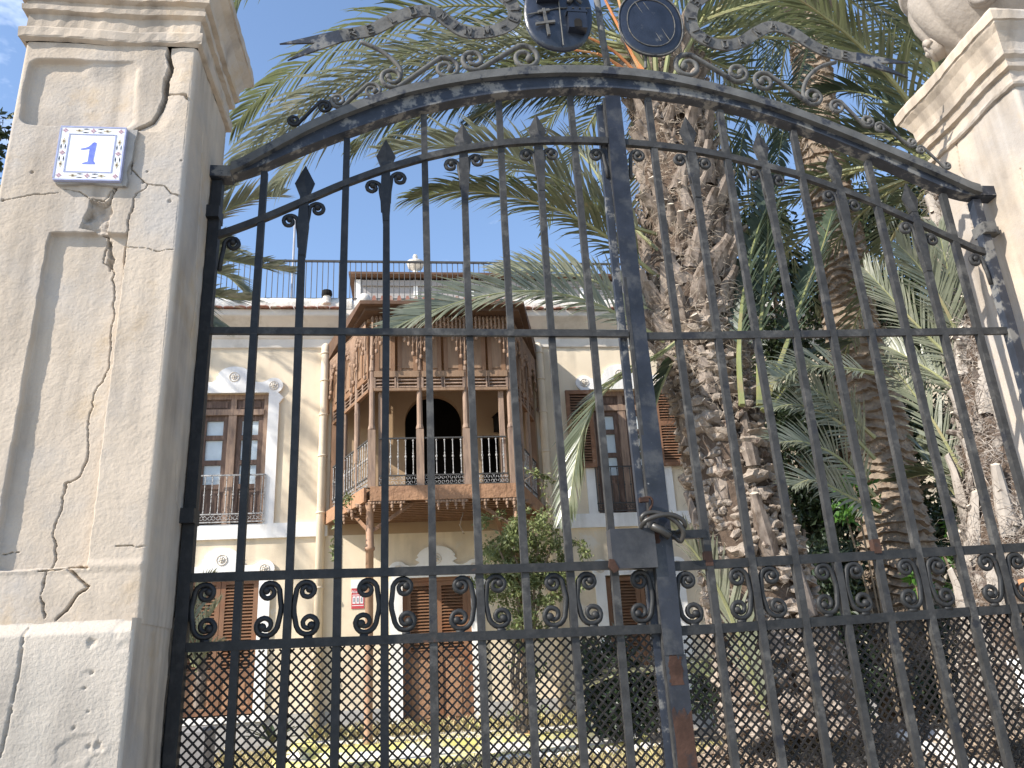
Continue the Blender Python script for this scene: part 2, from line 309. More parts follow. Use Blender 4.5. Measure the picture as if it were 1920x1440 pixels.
cracks = [(pxl(p, LY0), w, d) for p, w, d in (
 ([(250,320),(273,345),(270,354),(256,365),(246,394),(238,430),(232,462),(230,520)], .0022, .010),
 ([(273,345),(305,348),(320,361),(346,372)], .0022, .010), ([(310,172),(345,178),(361,190)], .0022, .010),
 ([(232,462),(262,464),(300,470),(330,466)], .0014, .006), ([(200,440),(196,465),(190,486),(204,500),(210,560),(196,690),(165,750),(160,850),(142,890),(114,905),(108,950),(94,984),(97,1044),(87,1069),(76,1117),(84,1160)], .0020, .010),
 ([(126,1069),(140,1082),(164,1096),(135,1133),(103,1162)], .0030, .014), ([(75,1068),(110,1067),(168,1063)], .0022, .010),
 ([(5,375),(60,365),(120,362)], .0012, .006), ([(0,1036),(12,1034),(35,1032)], .0018, .008), ([(285,1022),(240,1024),(215,1026)], .0016, .008),
 ([(115,352),(150,362),(168,372),(203,380)], .0020, .008), 
 ([(170,376),(196,379),(205,372),(214,352)], .0026, .010))]
hole = pxl([(168,374),(196,382),(206,372),(216,350),(221,352),(208,376),(211,398),(205,412),(200,440),(178,433),(150,428),(157,408),(166,392)], LY0)
hole2 = pxl([(197,443),(206,448),(206,470),(212,480),(203,505),(196,486),(200,462)], LY0)
p1 = at(44,107,LY0); P1 = (-1.168, -.842, 2.975, 3.222)
def hL(X, Z):
    h = .0026*fbm(X*6, Z*6, 3)+.0009*fbm(X*40, Z*40, 3)+.0006*fbm(X*150, Z*150, 2)
    wob = .010*fbm(X*12+5, Z*12, 3)
    d = rrect(X, Z, *P1, .03)+wob; soft = smooth(-.88, -.80, X)*.012
    h -= .021*(1-smooth(-.006-soft, .004+soft*1.5, d))*(1-.6*smooth(-.90, -.84, X))*(1-.75*smooth(3.15,3.24,Z)*smooth(-1.03, -.98, X))
    d2 = rrect(X, Z, -1.035+.012*(Z-2.1), -.815, 1.642, 2.603, .004)+.004*fbm(X*25, Z*25, 2)
    h -= .021*(1-smooth(-.003, .003, d2))
    # lower-left relief: slope of the sill of the panel
    h += .004*smooth(.02, 0, np.abs(Z-1.645))*(d2 > 0)
    db = seg_dist(X, Z, cr_big)+.002*fbm(X*70, Z*70, 3); wb = np.interp(Z, [2.75, 2.95, 3.0, 3.12, 3.22, 3.29], [.0015, .002, .005, .0085, .008, .005])
    h -= .055*(1-smooth(wb*.70, wb*1.0, db))
    # plaster on the left of the big crack stands proud
    h -= .007*smooth(.05, .0, db)*(X > np.interp(Z, [p[1] for p in cr_big[::-1]], [p[0] for p in cr_big[::-1]]))*(Z > 2.96)
    for p, w, dp in cracks:
        dd = seg_dist(X+.011*fbm(X*26, Z*26, 4), Z+.009*fbm(X*26+40, Z*26, 4), p)+.0012*fbm(X*90, Z*90, 3); w = max(w, .0016)*(.55+.9*np.clip(.5+1.2*fbm(X*14+80, Z*14, 2), 0, 1)); h -= dp*1.6*(1-smooth(w*.35, w*1.05, dd))
    for hp in (hole, hole2):
        m = inpoly(X+.004*fbm(X*60, Z*60, 2), Z+.004*fbm(X*60+9, Z*60, 2), hp); h -= m*(.020+.018*fbm(X*30, Z*30, 4))
    # small chips and screw holes
    for cx, cz, rr in ((60,323,.006),(276,322,.004),(318,377,.007),(340,301,.004),(5,375,.006),(268,342,.006)):
        q = at(cx, cz, LY0); h -= .006*(1-smooth(rr*.5, rr, np.hypot(X-q.x, Z-q.z)))
    return h
field_face('shaft_front', LX0, LX1, 1.50, 3.285, .0022, .0022, hL, lambda U, V, H: np.stack([U, LY0-H, V], -1), M['plaster'], lp)
icr = [([(2.30, 3.08), (2.33, 2.95), (2.35, 2.8), (2.36, 2.62), (2.40, 2.5), (2.38, 2.3)], .0025), ([(2.35, 1.95), (2.38, 1.85), (2.42, 1.83)], .002), ([(2.5, 1.9), (2.49, 1.6), (2.46, 1.5), (2.47, 1.2), (2.5, 1.0)], .005)]
def hI(Y, Z):
    h = .003*fbm(Y*8, Z*8, 3)+.0018*fbm(Y*40, Z*40, 3)
    for p, w in icr: h -= .010*(1-smooth(w*.4, w*1.3, seg_dist(Y, Z, p)+.002*fbm(Y*80, Z*80, 2)))
    return h
field_face('shaft_side', LY0, LY1, 1.50, 3.285, .0055, .0055, hI, lambda U, V, H: np.stack([LX1+H, U, V], -1), M['plaster'], lp)
b = MB(); b.box(LX0, LX1-.03, LY0+.05, LY1, .9, 3.285); b.build('shaft_core', M['plaster'], lp)
def hP(X, Z): 
    h = .003*fbm(X*5, Z*5, 3)+.0009*fbm(X*45, Z*45, 3)-.0025*smooth(.24, .36, fbm(X*9+3, Z*9, 4))
    for p in ([(44,1178),(40,1215),(35,1260),(24,1310),(12,1370),(0,1420)],): h -= .010*(1-smooth(.001, .0032, seg_dist(X, Z, pxl(p, 2.135))+.002*fbm(X*90, Z*90, 3)))
    for cx, cz, rr in ((170,1205,.012),(158,1290,.005),(172,1262,.004),(180,1400,.02),(138,1365,.006),(165,1335,.003)):
        q = at(cx, cz, 2.135); h -= .006*(1-smooth(rr*.4, rr, np.hypot(X-q.x, Z-q.z)+rr*.9*fbm(X*110, Z*110, 3)))
    return h-(.035*smooth(1.478, 1.512, Z))
field_face('plinth_front', -1.235, -.672, .95, 1.512, .0035, .0035, hP, lambda U, V, H: np.stack([U, 2.135-H, V], -1), M['plinth'], lp, rad=.008)
b = MB(); b.box(-1.235, -.672, 2.14, 2.62, 0, .953); b.box(-1.225, -.68, 2.172, 2.62, .95, 1.495)
b.build('plinth_base', M['plinth'], lp)
field_face('plinth_side', 2.135, 2.62, .95, 1.512, .006, .006, hI, lambda U, V, H: np.stack([-.672+H, U, V], -1), M['plaster'], lp, rad=.008)
def rough_ring(prof, x0, x1, y0, y1, name, m, parent):
    b = MB(); prof2 = prof; step = .02
    per = []
    # perimeter samples front, right, back, left with outward normals
    for (ax, ay, bx, by) in ((x0,y0,x1,y0),(x1,y0,x1,y1),(x1,y1,x0,y1),(x0,y1,x0,y0)):
        n = int(math.hypot(bx-ax, by-ay)/step); per += [(ax+(bx-ax)*i/n, ay+(by-ay)*i/n) for i in range(n)]
    cx, cy = (x0+x1)/2, (y0+y1)/2; hx, hy = (x1-x0)/2, (y1-y0)/2; n = len(per); V = []; F = []
    for o, z in prof:
        for i, (px, py) in enumerate(per):
            kx, ky = (px-cx)/hx, (py-cy)/hy; j = .0035*(random.random()-.5)+.005*float(fbm(np.array([px*9.+py*9]), np.array([z*9]), 2)[0])
            V.append((cx+kx*(hx+o+j), cy+ky*(hy+o+j), z+.004*math.sin(i*.35)+.003*(random.random()-.5)))
    for r in range(len(prof)-1):
        for i in range(n): F.append((r*n+i, r*n+(i+1) % n, (r+1)*n+(i+1) % n, (r+1)*n+i))
    F.append(tuple((len(prof)-1)*n+i for i in range(n))); b.add(V, F)
    return b.build(name, m, parent, smooth=False)
def cap_prof(z): return [(.0, z+.0), (.014, z+.005), (.017, z+.011), (.017, z+.040), (.013, z+.048), (.003, z+.054), (.003, z+.105), (.018, z+.112), (.020, z+.130), (.012, z+.134), (.013, z+.150), (.030, z+.156), (.032, z+.172), (.026, z+.176), (.030, z+.20), (.045, z+.235), (.064, z+.255), (.066, z+.262), (.072, z+.264), (.072, z+.30), (.06, z+.325), (0, z+.36)]
rough_ring(cap_prof(3.285), LX0, LX1, LY0, LY1-.01, 'cap', M['plaster'], lp)
# right pillar
RX0, RX1, RY0, RY1 = 2.262, 2.785, 2.21, 2.705
rp = thing('gate_pillar', (2.52, 2.45, 0), 'sunlit cream plaster gate pillar with moulded cap on the right', 'pillar', 'pillars either side of the gate')
rcr = [(1851,212),(1864,238),(1874,256),(1874,272),(1884,298),(1897,314),(1903,325),(1900,333),(1912,357),(1905,374),(1908,394),(1918,440)]
def atX(px, py, X):
    d = _w + (px-960)/FPX*_r + (720-py)/FPX*_u; t = X/d[0]; return (d[1]*t, CAMZ+d[2]*t)
rcr = [atX(x, y, RX0) for x, y in rcr]
def hR(Y, Z):
    h = .0022*fbm(Y*7, Z*7, 3)+.001*fbm(Y*40, Z*40, 3)
    h -= .022*(1-smooth(.0012, .0038, seg_dist(Y+.004*fbm(Y*25, Z*25, 2), Z, rcr)+.0015*fbm(Y*90, Z*90, 2)))
    h -= .012*(1-smooth(.0008, .003, seg_dist(Y+.006*fbm(Y*18+7, Z*18, 3), Z, [(2.62, 3.0), (2.60, 2.7), (2.63, 2.4), (2.58, 2.0), (2.6, 1.6)])))
    return h
field_face('shaft_side', RY0, RY1, .2, 3.31, .0035, .0035, hR, lambda U, V, H: np.stack([RX0-H, RY0+RY1-U, V], -1), M['plaster'], rp)
field_face('shaft_front', RX0, RX1, .2, 3.31, .006, .006, hR, lambda U, V, H: np.stack([U, RY0-H, V], -1), M['plaster'], rp)
b = MB(); b.box(RX0+.03, RX1, RY0+.03, RY1-.02, .2, 3.31); b.build('shaft_core', M['plaster'], rp)
b = MB(); b.box(RX0-.0, RX1+.04, RY0-.035, RY1+.02, 0, 1.0); b.build('plinth_base', M['plinth'], rp)
def cap_prof_r(z): return [(.0, z-.012), (.012, z-.008), (.016, z), (.014, z+.012), (.003, z+.018), (.002, z+.06), (.02, z+.066), (.022, z+.082), (.015, z+.088), (.017, z+.104), (.034, z+.112), (.036, z+.128), (.030, z+.134), (.034, z+.165), (.05, z+.205), (.066, z+.228), (.068, z+.236), (.075, z+.238), (.077, z+.275), (.06, z+.30), (0, z+.33)]
rough_ring(cap_prof_r(3.318), RX0, RX1, RY0, RY1, 'cap', M['plaster'], rp)
UC = Vector((2.50, 2.46, 3.66))
ur = thing('stone_urn', tuple(UC), 'carved stone urn with fluted bowl and small scroll volutes on top of the right pillar', 'urn')
b = MB(); prof = [(.17,-.05),(.17,.015),(.14,.03),(.115,.05),(.12,.08),(.15,.115),(.185,.15),(.22,.20),(.25,.26),(.275,.33),(.285,.40),(.28,.44),(.30,.46),(.31,.49),(.29,.51),(.22,.53)]
NV = 96; b.lathe(prof, tuple(UC), NV)
for i in range(len(b.v)):
    x, y, z = b.v[i]; a = math.atan2(y-UC.y, x-UC.x); zz = z-UC.z
    if .10 < zz < .42: k = 1+.075*(abs(math.sin(a*6+.4))**.6-.6); b.v[i] = (UC.x+(x-UC.x)*k, UC.y+(y-UC.y)*k, z)
b.build('bowl', M['urn_stone'], ur, smooth=True)
for a0 in (-2.35, -.8, .8, 2.35):
    n_ = Vector((math.cos(a0), math.sin(a0), -.35)).normalized(); tg_ = Vector((-math.sin(a0), math.cos(a0), 0)); u_ = n_.cross(tg_); q = UC+Vector((math.cos(a0)*.232, math.sin(a0)*.232, .19)); pts = []
    for i in range(30): a = i*.48; r = .050-.0015*i; pts.append(q+n_*.02*(i/30)+tg_*r*math.cos(a)+u_*r*math.sin(a))
    b = MB(); b.tube(pts, [.017-.0003*i for i in range(30)], 8); b.ball(q+n_*.018, .017, 8); b.tube([q-n_*.05, q+n_*.005], [.06, .052], 12); b.build('volute', M['urn_stone'], ur, smooth=True)

# house number tile
tl = thing('house_number_tile', (-.94, 2.148, 2.86), 'white glazed tile with blue number 1 on the left pillar', 'number tile')
TC = Vector((-.940, 2.16, 2.860)); TW = .0925
def tp(x, z): return (TC.x+x+.02*z*1.0*0, TC.z+z)
def trect(b, x0, x1, z0, z1, y0, y1): b.box(TC.x+x0, TC.x+x1, y0, y1, TC.z+z0, TC.z+z1)
b = MB(); trect(b, -TW, TW, -TW, TW, 2.1475, 2.175); b.build('tile', M['glaze'], tl)
b = MB(); rm_ = random.Random(2); E_ = [(TC.x+TW-.01, TC.z-TW-.008)]+[(TC.x+TW+.012+.016*i/9+rm_.uniform(-.004, .004), TC.z-TW-.010+.20*i/9) for i in range(10)]+[(TC.x+TW-.01, TC.z+TW+.004)]; b.prism(E_, 2.160, 2.178); b.build('mortar', mat('grey_mortar', (.33, .31, .285), .95, .2, 12, .7, 90, .1, bdist=.004), tl)
b = MB(); b.prism([(TC.x-TW-.006, TC.z-TW+.006)]+[(TC.x-TW+.002+.19*i/11, TC.z-TW-.006+rm_.uniform(-.006, .003)) for i in range(12)]+[(TC.x+TW, TC.z-TW+.006)], 2.158, 2.176); b.build('mortar', bpy.data.materials['grey_mortar'], tl)
b = MB(); y0, y1 = 2.1462, 2.150
for s in (-1, 1):
    trect(b, -TW-.001, TW+.001, s*TW-.0025, s*TW+.002, y0, 2.172); trect(b, s*TW-.0025, s*TW+.002, -TW+.005, TW-.005, y0-.0002, 2.172)
    trect(b, -.068, .068, s*.066-.0018, s*.066+.0018, y0, y1); trect(b, s*.066-.0018, s*.066+.0018, -.0642, .0642, y0-.0002, y1)
b.build('border_line', M['blue'], tl)
def dia(b, x, z, rx, rz, y): b.prism([(TC.x+x-rx, TC.z+z), (TC.x+x, TC.z+z-rz), (TC.x+x+rx, TC.z+z), (TC.x+x, TC.z+z+rz)], y, 2.149)
b1, b2, b3, b4 = MB(), MB(), MB(), MB()
for k in (-1, 1):
    for s in (-1, 1):
        dia(b1, s*.040, k*.079, .013, .0055, 2.1468); dia(b1, k*.079, s*.040, .0055, .013, 2.1468)
        dia(b2, s*.040, k*.079, .004, .003, 2.1464); dia(b2, k*.079, s*.040, .003, .004, 2.1464)
        for q in (0, .058): 
            for r in (-1, 1):
                dia(b4, s*(.021+q*0)+r*.0035*0, k*.079+r*.0058, .010, .0016, 2.1466); dia(b4, k*.079+r*.0058, s*.021, .0016, .010, 2.1466)
    for s in (-1, 0, 1):
        for cx, cz in ((s*.079, k*.079), (k*.079, 0)):
            for dx, dz in ((.0045, 0), (-.0045, 0), (0, .0045), (0, -.0045)): dia(b3, cx+dx, cz+dz, .0038, .0038, 2.1466-.0001*(s+1))
tag(b1.build('border_diamond', M['olive'], tl), kind='stuff'); tag(b2.build('border_dot', M['brownspot'], tl), kind='stuff'); tag(b3.build('border_flower', M['pink'], tl), kind='stuff'); tag(b4.build('border_wave', M['lblue'], tl), kind='stuff')
num = [(385,388),(400,394),(440,389),(482,378),(478,420),(470,545),(432,558),(412,572),(414,577),(543,576),(546,560),(525,530),(548,330),(550,302),(530,291),(512,300),(498,322),(470,352),(440,367),(388,381)]
b = MB(); b.prism([(TC.x+(x-490+(y-445)*.06)*.000272, TC.z-(y-435)*.000272) for x, y in num], 2.1466, 2.149); b.build('numeral', M['blue_num'], tl)

# ================================================================== iron gate
XL, XR = -.637, 2.160
SAGL, SAGR = .0087, .015
def xb(k): return -.637+.14*k if k <= 9 else -.637+.14*k+.0227+(k-11)*.002
def zs(x): return -SAGL*(x-XL) if x < .77 else -SAGR*(XR-x)
def yg(x): return G+.0089*(x-XL) if x < .77 else G+.0024*(XR-x)
ZT, ZM, ZB = 2.417, 1.640, 1.448
R2 = [(-.64,2.762),(-.502,2.826),(-.361,2.902),(-.228,2.975),(-.084,3.042),(.059,3.096),(.201,3.138),(.344,3.167),(.488,3.184),(.625,3.19),(.769,3.19),(.907,3.182),(1.058,3.167),(1.193,3.143),(1.335,3.106),(1.469,3.070),(1.61,3.016),(1.742,2.960),(1.886,2.885),(2.024,2.812),(2.17,2.735)]
AB = [(-.68,2.972),(-.61,2.973),(-.55,2.993),(-.508,3.013),(-.38,3.088),(-.232,3.163),(-.08,3.233),(.062,3.288),(.2,3.330),(.353,3.364),(.5,3.388),(.622,3.401),(.78,3.406),(.937,3.396),(1.08,3.379),(1.201,3.354),(1.34,3.320),(1.482,3.272),(1.62,3.212),(1.767,3.143),(1.9,3.072),(2.046,2.998),(2.13,2.968),(2.195,2.958),(2.27,2.958)]
AT = [(-.68,3.043),(-.615,3.043),(-.57,3.066),(-.459,3.148),(-.35,3.225),(-.238,3.292),(-.12,3.352),(-.006,3.402),(.13,3.446),(.276,3.482),(.42,3.507),(.568,3.522),(.72,3.529),(.865,3.522),(1.0,3.508),(1.162,3.474),(1.31,3.432),(1.457,3.382),(1.6,3.322),(1.746,3.254),(1.89,3.184),(2.03,3.115),(2.12,3.066),(2.18,3.034),(2.272,3.034)]
def lut(T): 
    X = np.array([p[0] for p in T]); Z = np.array([p[1] for p in T]); xs = np.linspace(X[0], X[-1], 241); z = np.interp(xs, X, Z)
    k = np.array([1,2,3,4,3,2,1])/16.; zz = np.convolve(np.pad(z, 3, mode='edge'), k, 'valid'); return lambda x: float(np.interp(x, xs, zz))
r2, ab, atp = lut(R2), lut(AB), lut(AT)
def sweep(b, xs, zlo, zhi, y0, y1):
    V = []; F = []
    for x in xs: V += [(x,y0,zlo(x)),(x,y1,zlo(x)),(x,y1,zhi(x)),(x,y0,zhi(x))]
    for i in range(len(xs)-1):
        for k in range(4): F.append((i*4+k, i*4+(k+1) % 4, (i+1)*4+(k+1) % 4, (i+1)*4+k))
    n = len(xs)-1; F += [(3,2,1,0), (n*4,n*4+1,n*4+2,n*4+3)]
    return b.add(V, F)
def arc(c, r0, r1, a0, a1, n, y):             # spiral arc in XZ, degrees
    out = []
    for i in range(n+1):
        t = i/n; a = math.radians(a0+(a1-a0)*t); r = r0+(r1-r0)*t**.8; out.append((c[0]+r*math.cos(a), y, c[1]+r*math.sin(a)))
    return out
def jit(pts, s=.0012): return [(x+random.uniform(-s, s), y+random.uniform(-s, s), z+random.uniform(-s, s)) for x, y, z in pts]
def flatbar(b, x, y, z0, z1, w=.022, d=.022, bow=.002):   # slightly hand-made upright
    n = 7; V = []; F = []; ph = random.random()*6
    for i in range(n):
        z = z0+(z1-z0)*i/(n-1); ox = bow*math.sin(ph+i*1.3); oy = bow*math.cos(ph*1.7+i*1.1); k = 1+.05*math.sin(ph*3+i*2.2)
        V += [(x+ox-w/2*k, y+oy-d/2, z), (x+ox+w/2*k, y+oy-d/2, z), (x+ox+w/2*k, y+oy+d/2, z), (x+ox-w/2*k, y+oy+d/2, z)]
    for i in range(n-1):
        for k in range(4): F.append((i*4+k, i*4+(k+1) % 4, (i+1)*4+(k+1) % 4, (i+1)*4+k))
    F += [(3,2,1,0), ((n-1)*4, (n-1)*4+1, (n-1)*4+2, (n-1)*4+3)]
    return b.add(V, F)
def rail(b, x0, x1, z, w=.024, d=.014, yo=-.004):
    xs = np.linspace(x0, x1, 9); return sweep(b, xs, lambda x: z+zs(x)-w/2+.0012*math.sin(x*37), lambda x: z+zs(x)+w/2+.001*math.sin(x*23+1), float(yg(x0)+yo-d/2), float(yg(x0)+yo+d/2))
ZBOT = .24
leafL = thing('gate_leaf', (XL, G, 0), 'left leaf of the black iron gate carrying the square lock box', 'gate leaf', 'leaves of the iron gate')
leafR = thing('gate_leaf', (XR, G, 0), 'right leaf of the black iron gate with the wide rust-patched centre strip', 'gate leaf', 'leaves of the iron gate')
b = MB(); flatbar(b, -.648, G, .10, 2.975, .034, .034); b.build('stile', M['iron'], leafL)
b = MB(); flatbar(b, .735, yg(.735)+.012, .10, 3.37, .026, .022); b.build('stile', M['iron_worn'], leafL)
b = MB(); flatbar(b, 2.185, G, .10, 2.965, .034, .034); b.build('stile', M['iron_worn'], leafR)
b = MB(); flatbar(b, .779, yg(.78)-.012, 1.36, 3.392, .062, .012, .003); b.build('centre_strip', M['strip'], leafR)
b = MB(); flatbar(b, .780, yg(.78)-.012, .10, 1.36, .0625, .012, .0); b.build('centre_strip', M['strip'], leafR)
def rust_patch(cx, z0, z1, w0, w1, y, seed, m=None):     # flaked area: ragged sheet of rust standing a hair proud
    R = random.Random(seed); n = 16; L_ = [(cx+w0+R.uniform(-.003, .004), z0+(z1-z0)*i/n) for i in range(n+1)]; Q = [(cx+w1+R.uniform(-.004, .003), z0+(z1-z0)*i/n) for i in range(n+1)]
    T_ = [(cx+w1+(w0-w1)*i/8, z1+R.uniform(-.014, .012)) for i in range(1, 8)]; b = MB(); b.prism([(cx+w0, z0), (cx+w1, z0)]+Q[1:]+T_+L_[:0:-1], y-.0012, y+.001); return tag(b.build('rust_patch', m or M['rust'], leafR), 'ragged rust brown flaked patch on the centre strip')
ys_ = yg(.78)-.012-.006
rust_patch(.781, .10, 1.205, -.030, .0302, ys_, 1); rust_patch(.776, 1.275, 1.352, -.020, .022, ys_, 2); rust_patch(.757, 1.50, 1.54, -.004, .012, ys_, 4); rust_patch(.765, 1.62, 1.745, -.010, .008, ys_, 5)
b = MB(); flatbar(b, .752, yg(.78)-.004, .10, 3.38, .010, .022, .002); b.build('strip_edge', M['bar'], leafR)
def spear(b, x, y, zt, zr):
    w = .035; z0 = zt-.135
    b.add([(x,y,zt),(x-w,y,zt-.075),(x,y-.008,zt-.07),(x+w,y,zt-.075),(x,y+.008,zt-.07),(x-.012,y-.011,z0),(x+.012,y-.011,z0),(x+.012,y+.011,z0),(x-.012,y+.011,z0)],
          [(0,1,2),(0,2,3),(0,3,4),(0,4,1),(1,5,6,2),(2,6,3),(3,6,7,4),(4,7,8),(4,8,1),(1,8,5)])
def curl(x, y, zr, d):
    c = (x+d*.047, zr-.052); r = .028
    pts = [(x+d*.010, y, zr-.15), (x+d*.0125, y, zr-.105), (x+d*.017, y, zr-.075)]
    a = arc(c, r, r*.33, 165 if d > 0 else 15, (165-430) if d > 0 else (15+430), 22, y)
    return pts+a
tips = {2:3.056, 4:3.178, 6:3.262, 8:3.315, 12:3.322, 14:3.262, 16:3.180, 18:3.045}
for k in list(range(1, 10))+list(range(11, 20)):
    x = xb(k); y = yg(x); leaf = leafL if k <= 9 else leafR; lit = k >= 5; m = M['bar'] if lit else M['iron']  # bars in the left pillar's shadow get darker iron, shade put into colour
    sp = k % 2 == 0; zt = (tips[k]-.13) if sp else ab(x)+.0
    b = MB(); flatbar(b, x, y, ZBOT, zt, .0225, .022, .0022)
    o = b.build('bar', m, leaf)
    if sp:
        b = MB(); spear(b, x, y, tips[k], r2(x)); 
        b.build('spear_head', M['bar'] if k > 2 else M['iron'], leaf)  # first spear head lies in the pillar's shadow, painted darker
        b = MB()      # forged swelling under the arched rail
        V = []; F = []
        for w, z in ((.011,-.21),(.016,-.13),(.0185,-.09),(.016,-.03),(.0125,.03)): V += [(x-w,y-.0125,r2(x)+z),(x+w,y-.0125,r2(x)+z),(x+w,y+.0125,r2(x)+z),(x-w,y+.0125,r2(x)+z)]
        for i in range(4):
            for q in range(4): F.append((i*4+q, i*4+(q+1) % 4, (i+1)*4+(q+1) % 4, (i+1)*4+q))
        F += [(3,2,1,0),(16,17,18,19)]
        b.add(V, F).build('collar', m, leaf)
        for d in (-1, 1):
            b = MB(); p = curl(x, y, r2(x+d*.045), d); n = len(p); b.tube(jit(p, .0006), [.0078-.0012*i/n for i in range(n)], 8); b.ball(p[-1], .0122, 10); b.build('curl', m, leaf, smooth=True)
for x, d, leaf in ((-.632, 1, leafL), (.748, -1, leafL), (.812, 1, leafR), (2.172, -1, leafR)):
    b = MB(); p = curl(x, yg(x), r2(x+d*.045), d); b.tube(jit(p, .0006), .0075, 8); b.ball(p[-1], .0122, 10); b.build('curl', M['iron'] if d > 0 and x < 0 else M['bar'], leaf, smooth=True)  # curl at the left hinge stile coloured dark for the pillar's shadow
def leaf_rails(leaf, x0, x1):
    m = M['iron']
    for z, w, mm in ((ZT, .025, M['bar']), (ZM, .027, M['bar_low']), (ZB, .027, M['bar_low']), (ZBOT+.02, .03, M['iron'])):
        b = MB(); rail(b, x0, x1, z, w); b.build('cross_rail', mm, leaf)
    b = MB(); xs = np.linspace(x0, x1, 30); sweep(b, xs, lambda x: r2(x)-.013, lambda x: r2(x)+.013, yg(x0)-.014, yg(x0)+.004); b.build('arched_rail', M['bar'], leaf)
leaf_rails(leafL, -.64, .745); leaf_rails(leafR, .80, 2.185)
def cscroll(xbk, d, y):
    zt, zb = ZM+zs(xbk)-.015, ZB+zs(xbk)+.016
    ct = (xbk+d*.043, zt-.031); cb = (xbk+d*.050, zb+.037); s = random.uniform(.94, 1.06); rt, rb = .030*s, .035/s
    if d > 0: top = arc(ct, rt, rt*.30, 170, 170-500, 24, y); bot = arc(cb, rb, rb*.28, 190, 190+500, 24, y)
    else: top = arc(ct, rt, rt*.30, 10, 10+500, 24, y); bot = arc(cb, rb, rb*.28, -10, -10-500, 24, y)
    mid = [(xbk+d*.0085, y, zt-.062), (xbk+d*.0065, y, (zt+zb)/2+.006), (xbk+d*.008, y, zb+.068)]
    return top[::-1]+mid+bot
for xk, ds in [(-.631,(1,))]+[(xb(k),(-1,1)) for k in (2,4,6,8)]+[(.744,(-1,)), (.806,(1,))]+[(xb(k),(-1,1)) for k in (12,14,16,18)]+[(2.172,(-1,))]:
    leaf = leafL if xk < .77 else leafR
    for d in ds:
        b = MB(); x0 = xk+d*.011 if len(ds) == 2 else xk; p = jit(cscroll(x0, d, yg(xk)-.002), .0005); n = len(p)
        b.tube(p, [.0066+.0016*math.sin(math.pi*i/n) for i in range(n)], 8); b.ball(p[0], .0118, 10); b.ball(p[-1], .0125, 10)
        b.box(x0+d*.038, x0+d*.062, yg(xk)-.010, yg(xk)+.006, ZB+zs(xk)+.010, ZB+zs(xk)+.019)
        b.build('scroll', M['bar_low'] if xk > -.1 else M['iron'], leaf, smooth=True)  # scrolls nearest the left pillar carry its shadow as a darker colour
# woven diamond mesh, wire by wire
def mesh_wires(leaf, x0, x1, z0, z1, y):
    pitch = .0285
    for s in (1, -1):
        c0 = math.floor((min(x0-s*z1, x0-s*z0))/pitch)-1
        for i in range(int((x1-x0+z1-z0)/pitch)+4):
            c = (c0+i)*pitch        # x = c + s*z
            za, zb_ = z0, z1
            if s > 0: za = max(z0, x0-c); zb_ = min(z1, x1-c)
            else: za = max(z0, c-x1); zb_ = min(z1, c-x0)
            if zb_-za < .012: continue
            n = max(2, int((zb_-za)/(pitch/2))+1); pts = []
            for q in range(n+1):
                z = za+(zb_-za)*q/n; x = c+s*z; pts.append((x+.0007*math.sin(z*61+i), y+s*.0022*math.cos(math.pi*(z/(pitch/2)+i)), z))
            MB().tube(pts, .0037, 4, cap=False).build('mesh_wire', M['wire'], leaf)
mesh_wires(leafL, -.632, .736, .62, ZB+zs(0)-.01, G+.018)
mesh_wires(leafR, .822, 2.170, .62, ZB+zs(2)-.016, G+.018)
for leaf, x0, x1 in ((leafL, -.64, .74), (leafR, .80, 2.18)):
    b = MB(); rail(b, x0, x1, .62, .04); b.build('cross_rail', M['iron'], leaf)
# lock box, latch bar, hinges, edge weld
q0, q1 = at(1143, 992, G-.03), at(1222, 1064, G-.03)
b = MB(); b.box(q0.x, .752, G-.032, G+.02, q1.z+.0, q0.z); b.build('lock_box', mat('lock_plate', (.026, .027, .031), .5, .3, 9, .3, 60, .35, (.058, .057, .058), 7, .46, .72, (.07, .035, .025), 12, .66, .74), leafL)
b = MB(); b.prism([(q0.x+.004, q1.z+.028), (q0.x+.018, q1.z-.002), (q0.x+.002, q1.z-.012), (q0.x-.014, q1.z+.006), (q0.x-.010, q1.z+.03)], G-.036, G-.024); b.build('corner_lug', M['rust'], leafL)
q = at(1300, 1002, G); b = MB(); b.box(.80, xb(11), G-.012, G+.012, q.z-.013, q.z+.013); b.build('latch_bar', M['iron'], leafR)
for x, z, w, leaf in ((-.655, at(400, 405, G).z, .05, leafL), (-.655, at(360, 970, G).z, .05, leafL), (2.195, at(1858, 434, G).z, .052, leafR), (2.195, 1.75, .052, leafR)):
    b = MB(); s = -1 if x < 0 else 1
    b.box(x-w/2, x+w/2, G-.036, G+.03, z-.022, z+.022); b.box(x+s*.01, x+s*.055, G-.012, G+.02, z-.016, z+.016); b.build('hinge', M['iron_dust'] if s > 0 else M['iron'], leaf)
for i, (k, z) in enumerate(((11, 1.655), (15, 1.665))):
    b = MB(); x = xb(k); b.box(x-.0122, x+.0122, yg(x)-.0125, yg(x)+.0125, z+zs(x)-.02, z+zs(x)+.025); b.build('rust_scale', M['rust'], leafR)
